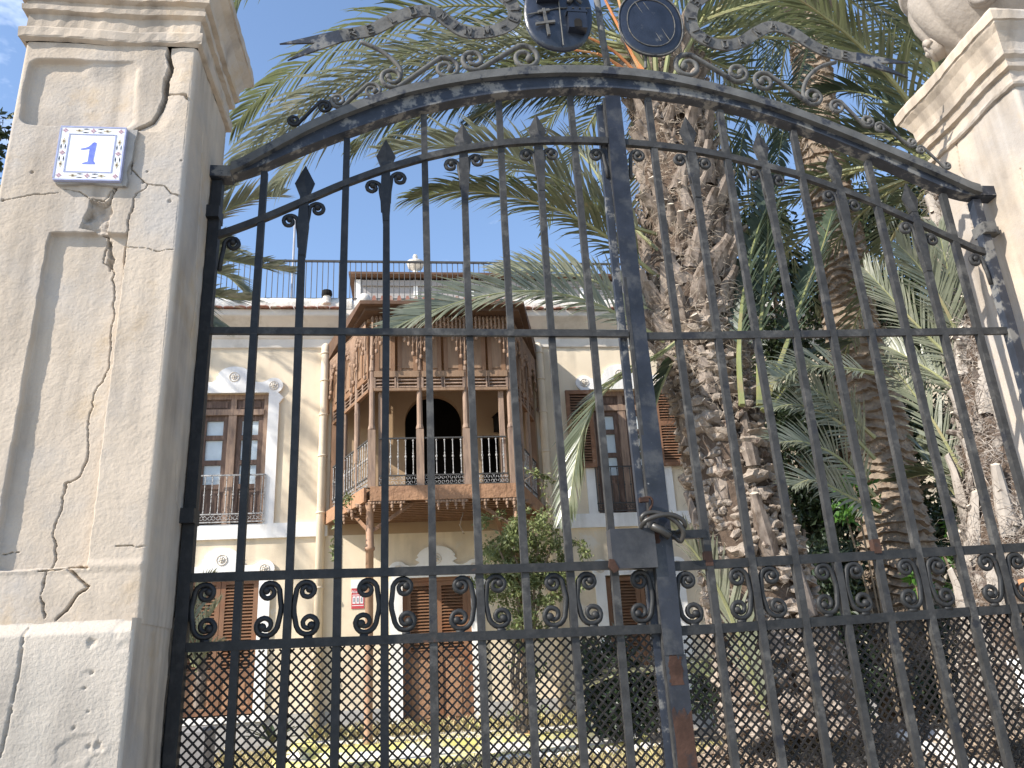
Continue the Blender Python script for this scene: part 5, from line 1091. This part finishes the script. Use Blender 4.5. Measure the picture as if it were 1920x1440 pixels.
def scatter_stuff(parent, S_, rad, t0, t1, n, maker, sc, seed, name, mats):
    R = random.Random(seed); k = len(S_)-1; pr = [maker(i) for i in range(5)]; b = MB()
    for i in range(n):
        u = R.uniform(t0, t1); p = S_[int(u*k)]; r = float(np.interp(u, np.linspace(0, 1, len(rad)), rad))*R.uniform(.95, 1.06); a = R.uniform(0, 2*math.pi); s = R.uniform(*sc); q = R.choice(pr)
        m = Matrix.Rotation(a+R.uniform(-.9, .9), 3, 'Z') @ Matrix.Rotation(R.uniform(-.7, .7), 3, 'Y') @ Matrix.Rotation(R.uniform(-.8, .8), 3, 'X'); o = Vector((p.x+r*math.cos(a), p.y+r*math.sin(a), p.z)); n0 = len(b.v)
        b.v += [tuple(o+m @ (Vector(v)*s)) for v in q.v]; b.f += [tuple(j+n0 for j in f) for f in q.f]; b.mi += q.mi
    return tag(b.build(name, mats, parent), kind='stuff')
def proto_set(parent, mats, builder, n, name='leaf_base'):
    out = []
    for i in range(n): o = builder(i).build(name, mats, parent, origin=(0, 0, 0)); out.append(o)
    return out
def lumpb(i): b = MB(); blob_mesh(b, 300+i, 2, .6, .8); b.v = [(x*.10, y*.12, z*.085) for x, y, z in b.v]; return b

# --- palm 1: thick shaggy trunk right of the centre strip
Y1 = 7.0; base = at(1490, 1370, Y1); p1o = thing('palm_tree', tuple(base), 'thick shaggy palm with stubby leaf bases right of the gate centre strip', 'palm', 'palms in the garden')
T1 = pf([(1490,1370),(1455,1230),(1412,1060),(1372,900),(1330,720),(1294,560),(1285,400),(1258,230),(1240,100)], Y1); RD1 = [.62,.53,.47,.41,.38,.47,.44,.40,.36]
core, S1 = trunk_core(p1o, T1, [r*.90 for r in RD1], M['bark'], .30)
bp = proto_set(p1o, [M['boot'], M['boot_end']], boot_mesh, 4); lq = proto_set(p1o, M['lump'], lumpb, 5, 'bark_lump')
for i, o in enumerate(bp): o.location = S1[60+i*3]-wl(p1o)+Vector((0, .35, 0)); o.rotation_euler = (0, 0, 1.5+i)
for i, o in enumerate(lq): o.location = S1[20+i*3]-wl(p1o)+Vector((0, .3, 0))
place_boots(p1o, S1, [r*.90 for r in RD1], .54, 1.0, 190, bp, (.55, 1.08), (-.30, .34), 5, 1.0, .0, .35)
scatter_stuff(p1o, S1, [r*.95 for r in RD1], .46, 1.0, 480, boot_mesh, (.18, .5), 51, 'fibre_chip', [M['boot'], M['boot_end']])
scatter_stuff(p1o, S1, [r*.93 for r in RD1], .0, .60, 1100, lumpb1, (.22, .6), 52, 'bark_crumb', [M['lump']])
place_boots(p1o, S1, [r*.88 for r in RD1], .02, .60, 295, lq, (.55, 1.15), (-.4, .4), 6)
place_boots(p1o, S1, [r*.95 for r in RD1], .05, .52, 30, bp, (.6, .95), (-.35, -.05), 9, 1.6)
fibres(p1o, S1, RD1, 4200, M['fibre'], (.08, .30), (.46, 1.0), 3, .0065, .8); fibres(p1o, S1, RD1, 1300, M['fibre'], (.05, .16), (.0, .55), 4, .005, .7)
c1 = S1[-1]
fr = lambda pp, Y, **k: frond('frond', p1o, pf(pp, Y), **k)
PALE = [M['rachis'], M['frond_pale']]; DK = [M['rachis'], M['frond_dark']]; GR = [M['rachis'], M['frond']]
fr([(1200,90),(1080,70),(930,72),(780,95),(640,150),(520,225),(430,320)], (6.9, 7.5), n=74, Lm=.80, w=.032, droop=.85, fold=.25, mats=PALE)
fr([(1200,110),(1090,105),(960,125),(840,165),(740,215),(660,280)], (6.95, 7.3), n=80, Lm=.62, w=.028, droop=1.0, fold=.1, mats=GR)
fr([(1190,80),(1050,30),(900,10),(760,25),(620,90),(500,170),(440,235)], (6.9, 7.7), n=70, Lm=.76, w=.032, droop=.8, fold=.2, mats=GR)
fr([(1200,100),(1080,90),(940,100),(800,130),(690,190),(590,275),(520,345)], (6.95, 7.4), n=56, Lm=.70, w=.030, droop=.9, fold=.2, mats=PALE)
fr([(1200,95),(1080,78),(930,85),(780,112),(650,165),(540,235),(470,300)], (6.95, 7.6), n=54, Lm=.74, w=.032, droop=.8, fold=.2, mats=PALE)
fr([(1210,130),(1130,138),(1030,142),(920,165),(810,205),(720,265)], (6.95, 7.2), n=80, Lm=.6, w=.032, droop=1.1, fold=.1, mats=GR)
fr([(1230,-60),(1000,-120),(800,-140),(600,-110),(470,-40),(430,30)], (6.9, 7.6), n=56, Lm=.7, w=.030, droop=.8, fold=.2, mats=GR)
fr([(1215,140),(1150,155),(1060,160),(960,185),(880,225)], (6.95, 7.2), n=90, Lm=.56, w=.026, droop=1.0, fold=.1, mats=DK)
fr([(1235,440),(1150,410),(1060,345),(950,292),(840,272),(720,282)], (6.8, 6.0), n=90, Lm=.62, w=.028, droop=.45, fold=.35, mats=PALE)
fr([(1235,520),(1160,460),(1075,405),(975,372),(870,358),(768,372)], (6.8, 6.3), n=90, Lm=.62, w=.030, droop=.6, fold=.3, mats=GR)
fr([(1235,470),(1165,400),(1100,300),(1050,270),(1000,270)], (6.8, 7.4), n=50, Lm=.42, droop=.5, mats=PALE)
fr([(1245,640),(1165,592),(1085,560),(1000,546),(905,556),(820,580),(738,614)], (6.8, 6.2), n=90, Lm=.56, w=.026, droop=.22, fold=.45, mats=PALE, upv=(-.3, -.9, .35))
fr([(1245,600),(1160,548),(1080,515),(1000,505),(930,512)], (6.9, 7.4), n=60, Lm=.46, w=.022, droop=.3, fold=.5, mats=PALE, upv=(-.3, -.9, .35))
fr([(1270,640),(1238,664),(1195,690),(1140,728),(1100,790),(1080,865),(1066,955)], (6.7, 6.3), n=90, Lm=.58, w=.030, droop=.35, fold=.2, mats=GR, ang=.7)
fr([(1275,655),(1255,690),(1235,740),(1222,800),(1215,850)], (6.8, 7.0), n=36, Lm=.34, droop=.5, mats=DK)
fr([(1440,1345),(1405,1250),(1360,1130),(1310,1045),(1258,985)], (6.6, 6.3), n=46, Lm=.42, w=.032, droop=.15, fold=.4, mats=[M['rachis'], M['frond_pale']], r0=.03)
fr([(1400,1260),(1330,1240),(1250,1258),(1170,1262),(1095,1292)], (6.9, 9.5), n=44, Lm=.42, droop=.3, fold=.4, mats=PALE)
fr([(1440,1330),(1360,1290),(1300,1260),(1235,1300)], (6.7, 8.0), n=34, Lm=.34, droop=.3, mats=GR)
for pp, l in (([(1392,760),(1386,660),(1396,540),(1425,420),(1470,330)], .42), ([(1425,760),(1424,650),(1432,540),(1440,430),(1430,330)], .40), ([(1432,770),(1470,660),(1505,560),(1540,470),(1560,400)], .42), ([(1440,770),(1490,700),(1530,660),(1575,650)], .36)):
    fr(pp, (6.3, 6.9), n=56, Lm=l, droop=.35, fold=.4, mats=[M['stalk_green'], M['frond_dark']], start=.28, r0=.032)
for i, (pp, mm, r) in enumerate((([(1205,150),(1150,95),(1085,62)], 0, .018), ([(1200,150),(1130,105),(1060,92)], 0, .016), ([(1205,140),(1165,60),(1120,-30)], 0, .022), ([(1215,150),(1180,70),(1150,-40)], 0, .026), ([(1220,150),(1200,60),(1185,-50)], 1, .035), ([(1230,150),(1225,50),(1222,-60)], 1, .035), ([(1245,150),(1260,60),(1275,-50)], 1, .03), ([(1190,160),(1155,120),(1120,100)], 0, .02), ([(1260,150),(1300,70),(1345,-20)], 1, .03), ([(1225,150),(1190,95),(1165,40)], 1, .03))):
    b = MB(); b.tube(spline(pf(pp, (6.55, 6.35)), 10), [r*(1-.05*k) for k in range(11)], 6); b.build('leaf_stalk' if mm else 'flower_stalk', M['stalk_green'] if mm else M['rachis_orange'], p1o)
crown(p1o, c1, 17, 3.3, (-.15, 1.25), (-1.0, 1.9), GR, 4, .9, .5)
crown(p1o, c1, 7, 3.0, (.35, 1.2), (2.2, 5.2), GR, 8, .9, .5)

# --- palm 2: slimmer ringed trunk
Y2 = 9.2; p2o = thing('palm_tree', tuple(at(1740, 1345, Y2)), 'tall palm with a bare ringed brown trunk behind the right leaf', 'palm', 'palms in the garden')
T2 = pf([(1740,1350),(1712,1200),(1680,1010),(1638,800),(1594,600),(1572,450),(1545,300),(1522,120),(1508,-20)], Y2)
core, S2 = trunk_core(p2o, T2, [r*1.06 for r in (.46,.42,.375,.345,.315,.285,.26,.25,.25)], M['bark_ring'], .20, 72, 700, 5, 'trunk', .17, .125)
c2 = S2[-1]; bq = proto_set(p2o, [M['boot'], M['boot_end']], boot_mesh, 3)
for i, o in enumerate(bq): o.location = S2[-4-i*4]-wl(p2o)+Vector((0, .25, 0))
place_boots(p2o, S2, [.27]*3, .93, 1.0, 26, bq, (.9, 1.2), (.1, .5), 12)
crown(p2o, c2+Vector((0,0,.2)), 40, 3.4, (-.75, 1.25), (0, 2*math.pi), DK, 21, 1.0, .48, .028, 44)
for pp in ([(1512,60),(1470,90),(1420,170),(1390,270),(1380,360)], [(1520,70),(1500,140),(1470,240),(1455,330)], [(1520,60),(1590,90),(1650,150),(1690,230)], [(1512,50),(1420,40),(1340,60),(1280,110)]):
    frond('frond', p2o, pf(pp, (8, 7.2)), n=50, Lm=.5, droop=.6, fold=.15, mats=DK)

# --- palm 3: fibrous grey trunk beside the right pillar
Y3 = 6.2; p3o = thing('palm_tree', tuple(at(1915, 1350, Y3)), 'pale fibrous palm trunk with long leaf stubs next to the right pillar', 'palm', 'palms in the garden')
T3 = pf([(1925,1350),(1908,1180),(1893,1000),(1872,820),(1842,650),(1808,460),(1790,320)], Y3); RD3 = [.46,.42,.36,.29,.25,.23,.22]
core, S3 = trunk_core(p3o, T3, [r*.9 for r in RD3], M['bark'], .30)
bg_ = proto_set(p3o, [M['wood_grey'] if 0 else mat('grey_leaf_base', (.34, .30, .26), .85, .25, 10, .5, 45, .15, squash=(1, 1, .4)), M['boot_end']], boot_mesh, 3)
for i, o in enumerate(bg_): o.location = S3[20+i*8]-wl(p3o)+Vector((0, .2, 0))
place_boots(p3o, S3, [r*.93 for r in RD3], .04, .98, 58, bg_, (.55, .8), (-.42, -.12), 31, 2.0)
fibres(p3o, S3, RD3, 9500, M['fibre_grey'], (.06, .24), (0, 1), 33, .0065, .7)
scatter_stuff(p3o, S3, [r*.95 for r in RD3], 0, 1, 500, boot_mesh, (.2, .5), 53, 'fibre_chip', [M['fibre_grey'], M['boot_end']])
c3 = S3[-1]
f3 = lambda pp, Y=(6.2, 6.0), **k: frond('frond', p3o, pf(pp, Y), **k)
f3([(1795,330),(1735,235),(1672,150),(1600,75),(1530,20),(1440,-40)], (6.2, 5.0), n=56, Lm=.55, w=.032, droop=.4, mats=GR, r0=.035)
f3([(1795,320),(1775,210),(1745,90),(1708,-10),(1650,-110)], (6.1, 4.9), n=50, Lm=.55, droop=.4, mats=GR, r0=.045, start=.25)
f3([(1800,310),(1800,190),(1785,90),(1770,0),(1740,-100)], (6.2, 5.4), n=50, Lm=.5, droop=.4, mats=GR, r0=.04, start=.2)
f3([(1795,330),(1720,270),(1640,250),(1560,255)], (6.2, 6.6), n=46, Lm=.5, droop=.6, mats=DK)
f3([(1795,330),(1720,240),(1660,190),(1580,170),(1500,190)], (6.2, 7), n=46, Lm=.5, droop=.6, mats=DK)
f3([(1800,640),(1778,590),(1745,530),(1715,490),(1688,462)], n=56, Lm=.42, w=.019, droop=.15, fold=.5, mats=PALE, upv=(-.6, -.75, .35))
f3([(1812,640),(1795,570),(1776,500),(1760,430)], n=56, Lm=.42, w=.019, droop=.15, fold=.5, mats=PALE, upv=(-.6, -.75, .35))
f3([(1815,700),(1760,650),(1700,590),(1655,540),(1622,505)], (6.3, 6.7), n=50, Lm=.38, w=.02, droop=.3, mats=PALE, upv=(-.6, -.75, .35))
f3([(1820,760),(1765,710),(1710,675),(1665,650)], (6.3, 6.8), n=44, Lm=.36, w=.02, droop=.3, mats=PALE, upv=(-.5, -.75, .5))
f3([(1850,980),(1800,880),(1750,790),(1700,720),(1660,670)], (6.3, 7.0), n=54, Lm=.42, w=.02, droop=.3, mats=PALE, upv=(-.6, -.75, .35))
f3([(1850,930),(1800,900),(1740,890),(1690,900)], (6.3, 7.0), n=44, Lm=.40, droop=.4, mats=GR)
f3([(1860,1000),(1810,960),(1760,880),(1720,830)], (6.3, 6.9), n=44, Lm=.38, droop=.3, mats=GR)
for pp in ([(1640,820),(1570,760),(1510,722),(1452,706)], [(1640,860),(1570,790),(1500,760),(1450,765)], [(1640,930),(1575,860),(1510,830),(1458,830)], [(1650,960),(1590,930),(1530,900),(1490,910)], [(1640,700),(1570,690),(1500,690),(1450,720)]):
    f3(pp, (6.55, 6.2), n=46, Lm=.40, w=.017, droop=.25, fold=.5, mats=PALE, upv=(-.6, -.75, .35))
crown(p3o, c3, 18, 2.9, (-.1, 1.3), (-.4, 2.6), GR, 41, .9, .48, .028, 42)

# --- palm 4: left, behind the left pillar
Y4 = 9.0; c4 = at(300, 500, Y4); p4o = thing('palm_tree', (c4.x, Y4, .3), 'feathery palm whose fronds reach out from behind the left pillar', 'palm', 'palms in the garden')
core, S4 = trunk_core(p4o, [(c4.x-.2, Y4, .2), (c4.x-.1, Y4, 4), (c4.x, Y4, c4.z)], [.3, .27, .25], M['bark_ring'], .1, 20, 60, 5, 'trunk', .08, .12)
f4 = lambda pp, Y, **k: frond('frond', p4o, pf(pp, Y), **k)
for pp in ([(300,490),(360,440),(420,398),(480,372),(525,366)], [(300,500),(370,478),(430,488),(490,500),(548,510)], [(300,500),(360,505),(420,515),(455,545)], [(300,500),(360,540),(420,558),(470,562)], [(300,490),(350,420),(395,370),(425,345)], [(300,500),(360,470),(410,462),(440,470)], [(300,500),(345,545),(385,590),(400,610)]):
    f4(pp, (9.0, 8.7), n=60, Lm=.46, w=.03, droop=.22, fold=.45, mats=PALE, r0=.024)
crown(p4o, c4+Vector((-.3, .3, .1)), 5, 1.5, (.9, 1.3), (1.4, 3.2), GR, 51, .9, .5, .035, 40)
# --- palm 5: tall one out of frame on the left whose crown shades the facade
p5o = thing('palm_tree', (-10.7, 11.2, .3), 'tall palm left of the villa, its fronds casting shadows on the facade', 'palm', 'palms in the garden')
core, S5 = trunk_core(p5o, [(-10.7, 11.2, .2), (-10.6, 11.2, 6), (-10.5, 11.2, 11.9)], [.34, .3, .28], M['bark_ring'], .1, 20, 60, 5, 'trunk', .08, .12)
for i, (dz, dy, dn, ln) in enumerate(((.9, -.2, -.5, 2.8), (.45, .3, -.9, 2.7), (.2, -.5, -1.3, 2.6), (.0, .1, -1.7, 2.4), (-.2, -.2, -2.2, 2.0), (1.2, .4, .1, 2.6), (-.1, .6, -1.0, 2.9))):
    q = S5[-1]; frond('frond', p5o, [q, q+Vector((ln*.3, dy*.3, dz*.5)), q+Vector((ln*.6, dy*.6, dz*.6+dn*.3)), q+Vector((ln*.85, dy*.85, dz*.45+dn*.65)), q+Vector((ln, dy, dz*.2+dn))], 30, .50, .032, GR, seed=600+i, r0=.026)
crown(p5o, S5[-1], 10, 2.6, (-.1, 1.2), (2.0, 4.3), GR, 61, .95, .5, .035, 40)

# --- leafy trees and shrubs
def leaf_cloud(centres, n, size, seed, shell=.55):
    g = np.random.default_rng(seed); W_ = np.array([c[1]*c[2]*c[3] for c in centres]); idx = g.choice(len(centres), n, p=W_/W_.sum())
    C = np.array([tuple(c[0]) for c in centres])[idx]; Rr = np.array([(c[1], c[2], c[3]) for c in centres])[idx]
    d = g.normal(size=(n, 3)); d /= np.linalg.norm(d, axis=1)[:, None]; u = (shell+(1-shell)*g.random(n))[:, None]; P = C+d*Rr*u*(1+.18*g.normal(size=(n, 1)))
    a = g.normal(size=(n, 3)); a[:, 2] -= .5; a += d*.5; a /= np.linalg.norm(a, axis=1)[:, None]; bb = np.cross(a, g.normal(size=(n, 3))); bb /= np.linalg.norm(bb, axis=1)[:, None]; nn = np.cross(a, bb)
    s = size*g.uniform(.6, 1.3, (n, 1)); V = np.stack([P, P+a*s*.5-bb*s*.24+nn*s*.05, P+a*s-nn*s*.08, P+a*s*.5+bb*s*.24+nn*s*.05], 1).reshape(-1, 3)
    b = MB(); b.v = V.tolist(); b.f = [(4*i, 4*i+1, 4*i+2, 4*i+3) for i in range(n)]; b.mi = [0]*n; return b
def cen(lst): return [(at(x, y, Y), r*Y/1500*1.1, r*Y/1500*1.0, r*Y/1500*1.1) for x, y, Y, r in lst]
fc = cen([(1430,430,10.5,75),(1400,540,10.5,70),(1480,520,10.8,70),(1470,650,10.5,80),(1560,560,11,80),(1620,420,11,80),(1690,390,11,85),(1760,460,11,80),(1680,560,11,95),(1760,640,11,90),(1600,700,10.5,90),(1520,800,10,80),(1680,800,10,90),(1780,820,10,85),(1560,960,10,80),(1680,980,10,90),(1790,980,10,80),(1500,1080,9.8,70),(1620,1120,9.8,80),(1740,1150,9.6,80),(1820,1080,9.6,70),(1850,700,11,80),(1860,900,10.5,80),(1900,500,11,80),(1950,800,11,90),(1470,760,10.4,60),(1450,850,10.2,55),(1480,940,10.2,60),(1420,720,10.6,50),(1440,1000,10,55)])
ft = thing('ficus_tree', (5.6, 10.6, .3), 'dense dark broad leaved tree filling the garden behind the palms', 'tree')
b = MB()
for x, y in ((5.6, 10.6),): 
    b.tube([(x, y, .2), (x+.05, y, 1.5), (x-.05, y+.1, 2.6)], [.26, .21, .18], 10)
    for c in fc[::2]: b.tube(spline([(x, y+.1, 2.2), ((x+c[0].x)/2, (y+c[0].y)/2, (2.4+c[0].z)/2+.4), c[0]], 8), [.10, .09, .08, .07, .055, .045, .035, .025, .015], 5)
b.build('trunk', M['twig'], ft); tag(leaf_cloud(fc, 56000, .105, 5, .25).build('crown', M['leaf'], ft), kind='stuff')
lt = thing('broad_tree', (at(-70, 280, 9).x, 9, .2), 'dark leafy tree peeping out at the left edge behind the pillar', 'tree')
lc = cen([(-60,250,9,75),(-70,380,9,80),(-110,300,9,80)]); b = MB(); b.tube([(lc[0][0].x, 9, .1), (lc[0][0].x, 9, 5)], [.16, .09], 8); b.build('trunk', M['twig'], lt); tag(leaf_cloud(lc, 2600, .13, 6).build('crown', M['leaf'], lt), kind='stuff')
vs = thing('climbing_shrub', (1.75, 12.0, FL), 'pale green climbing shrub on a thin trunk in front of the right balcony column', 'shrub')
vc = cen([(985,1050,11.8,46),(935,1030,11.8,38),(1000,1000,11.8,36),(960,985,11.8,30),(1035,1060,11.8,36),(925,1080,11.8,36),(980,1100,11.8,46),(1030,1110,11.8,34),(950,1140,11.8,34),(1000,1150,11.8,32),(985,1200,11.8,24),(1045,1030,11.8,24),(1000,1260,11.8,20),(985,1320,11.8,22)])
vc = [(c[0]+Vector((rr.gauss(0, .55)*c[1], rr.gauss(0, .5)*c[2], rr.gauss(0, .55)*c[3])), c[1]*.42, c[2]*.42, c[3]*.36) for c in vc for _ in range(9)]
b = MB(); 
for k in range(5): x0 = rr.uniform(-.1, .12); b.tube(jit(spline([at(968+k*6, 1372, 11.8), at(962+k*9, 1250, 11.8), at(970+k*10, 1120, 11.8), at(930+k*26, 1020, 11.8)], 14), .02), [.035]*5+[.026]*5+[.018]*5, 5)
b.build('trunk', M['twig'], vs); tag(leaf_cloud(vc, 9500, .068, 8, .30).build('foliage', M['leaf_light'], vs), kind='stuff')
b = MB()
for pp in ([(990,880),(1010,890),(1022,930),(1035,960),(1030,990)], [(985,900),(1000,890),(1030,895),(1050,910)], [(900,985),(930,970),(960,980)], [(640,960),(632,990),(625,1020),(628,1045)], [(1040,1000),(1060,1010),(1090,1020)], [(870,1000),(862,985),(868,960)], [(920,990),(960,1000),(985,960)]):
    p = jit(spline(pf(pp, 12.0), 12), .012); b = MB(); b.tube(p, .007, 4); b.build('vine_stem', M['twig'], vs)
vv = []
for pp in ([(990,880),(1010,890),(1022,930),(1035,960)], [(1000,885),(1040,900)], [(634,975),(627,1020),(630,1045)], [(1060,1010),(1090,1020)], [(640,945),(655,930)]): vv += [(p, .07, .07, .07) for p in spline(pf(pp, 12.0), 6)]
tag(leaf_cloud(vv, 420, .07, 9, .3).build('vine_leaf', M['leaf_light'], vs), kind='stuff')
ds = thing('dark_shrub', tuple(at(1160, 1375, 11.4)), 'dark glossy shrub below the shaded window near the centre strip', 'shrub')
dc = cen([(1130,1230,11.4,38),(1170,1270,11.4,44),(1120,1290,11.4,36),(1200,1320,11.4,44),(1150,1340,11.4,40),(1230,1290,11.4,36)]); b = MB(); b.tube([at(1165,1385,11.4), at(1160,1250,11.4)], [.05, .02], 6); b.build('trunk', M['twig'], ds); tag(leaf_cloud(dc, 2600, .13, 10, .4).build('foliage', M['leaf_dark'], ds), kind='stuff')
us = thing('undergrowth_shrub', (5.3, 8.9, .5), 'deep shaded evergreen shrub low between the palm trunks', 'shrub')
uc = cen([(1560,1060,8.9,60),(1540,1180,8.9,60),(1600,1260,8.9,60),(1560,1330,8.9,55),(1650,1160,9.9,60),(1800,1180,8.6,55),(1780,1290,8.4,55),(1860,1260,8.2,50),(1480,1250,9.2,60),(1400,1180,9.6,60),(1340,1290,10,50),(1900,1150,8.6,60)])
b = MB()
for c in uc: b.tube([(c[0].x+.1, c[0].y, .3), (c[0].x+.03, c[0].y+.05, c[0].z*.6+.1), tuple(c[0])], [.04, .03, .015], 5)
b.build('stem', M['twig'], us); tag(leaf_cloud(uc, 12000, .10, 77, .3).build('foliage', M['leaf_dark'], us), kind='stuff')
for pts, lab in ((((1600,905,8.6,36),(1585,960,8.6,30),(1620,940,8.6,30)), 'bright green citrus shrub between the shaggy and the ringed palm'), (((1790,985,7.4,20),(1808,1010,7.4,18),(1770,1040,7.4,16)), 'small fresh leaved sapling right of the ringed palm'), (((1715,1080,6.9,14),(1735,1100,6.9,15),(1790,1110,6.9,16)), 'tiny green seedling at the foot of the ringed palm')):
    cc = cen(pts); t = thing('citrus_shrub' if 'citrus' in lab else 'sapling', (cc[0][0].x, cc[0][0].y, .5), lab, 'shrub'); b = MB()
    for c in cc: b.tube(spline([(cc[0][0].x, cc[0][0].y, .45), (c[0].x*.5+cc[0][0].x*.5, c[0].y, c[0].z*.6+.2), c[0]], 6), .012, 5)
    b.build('stem', M['twig'], t); tag(leaf_cloud(cc, 260 if len(pts) and pts[0][3] > 25 else 110, .10, len(lab), .2).build('foliage', M['leaf_fresh'], t), kind='stuff')
q = at(372, 1330, 12.6); wp = thing('window_palm', tuple(q), 'young palm with pale fronds before the shuttered lower left window', 'palm')
b = MB(); b.lathe([(.07, 0), (.09, .3), (.05, .8)], tuple(q), 10); b.build('trunk', M['boot'], wp)
for pp in ([(368,1260),(370,1215),(385,1170),(412,1128)], [(366,1250),(362,1180),(372,1110),(398,1080)], [(362,1250),(340,1190),(330,1150)], [(366,1260),(385,1225),(408,1215)]): frond('frond', wp, pf(pp, 12.5), n=30, Lm=.34, w=.03, droop=.15, mats=PALE, r0=.014)
q = at(512, 1390, 12.0); ag = thing('agave_plant', tuple(q), 'small dark spiky agave on the ground by the grey plinth', 'plant'); lf = []
for i in range(16):
    a = i*2.4; e = .35+.07*(i % 9); d = Vector((math.cos(a)*math.cos(e), math.sin(a)*math.cos(e), math.sin(e))); sd = Vector((-math.sin(a), math.cos(a), 0)); L0 = .40+.02*(i % 5); b = MB(); V = []
    for j, w in enumerate((.035, .045, .03, .002)): p = q+d*L0*j/3-Vector((0, 0, .03*j*j*.3)); V += [p-sd*w, p+Vector((0,0,-.012)), p+sd*w]
    b.add(V, [(3*j+k, 3*j+k+1, 3*j+k+4, 3*j+k+3) for j in range(3) for k in range(2)]); b.build('leaf', M['leaf_dark'], ag)
# ground cover
def blades(name, n, area, hgt, m, seed, wid=.006):
    R = random.Random(seed); b = MB()
    for i in range(n):
        x, y = area(R); z = gzp(x, y) if i % 1 == 0 else 0; z = max(z, 0); a = R.uniform(0, 6.28); l = R.uniform(.4, 1)*hgt; d = Vector((math.cos(a)*.5, math.sin(a)*.5, 1)).normalized(); sd = Vector((-math.sin(a), math.cos(a), 0))*wid; p = Vector((x, y, z-.01))
        b.add([p-sd, p+sd, p+d*l*.6+sd*.6, p+d*l+Vector((math.cos(a), math.sin(a), 0))*l*.3, p+d*l*.6-sd*.6], [(0, 1, 2, 3, 4)])
    return tag(b.build(name, m), kind='stuff')
def st(x, y): return FL-.02 if ((x-.75)/2.5)**2+((y-13.95)/2.1)**2 < 1 else gzp(x, y)
blades('dry_grass', 5200, lambda R: (R.uniform(-5.5, 4.2), R.uniform(9.4, 11.2)), .16, M['straw'], 71)
blades('dry_grass', 1800, lambda R: (R.uniform(-6, -1.9), R.uniform(11, 13.9)), .22, M['straw'], 72)
_g = gzp; gzp = lambda x, y: FL-.015
blades('dry_weeds', 900, lambda R: (R.uniform(-1.5, 3.0), 13.2+.75*R.random()), .30, M['straw'], 73, .005); blades('step_weeds', 500, lambda R: (R.uniform(-1.3, 2.8), R.uniform(11.95, 12.4)), .10, M['straw'], 75, .005); gzp = _g
def litter(n, area, seed):
    R = random.Random(seed); b = MB()
    for i in range(n):
        x, y = area(R); p = Vector((x, y, gzp(x, y)+R.uniform(.0, .05))); a = Vector((R.gauss(0, 1), R.gauss(0, 1), R.gauss(0, .5))).normalized()*R.uniform(.02, .08); c = a.cross(Vector((R.gauss(0, 1), R.gauss(0, 1), 1))).normalized()*R.uniform(.006, .022); u = Vector((0, 0, R.uniform(0, .03)))
        b.add([p-a, p-c+u, p+a, p+c+u], [(0, 1, 2, 3)])
    return tag(b.build('leaf_litter', M['litter']), kind='stuff')
litter(9000, lambda R: (3.3+R.gauss(0, .8), 7.0+R.gauss(0, .7)), 81); litter(7000, lambda R: (5.2+R.gauss(0, .8), 7.0+R.gauss(0, .8)), 82)
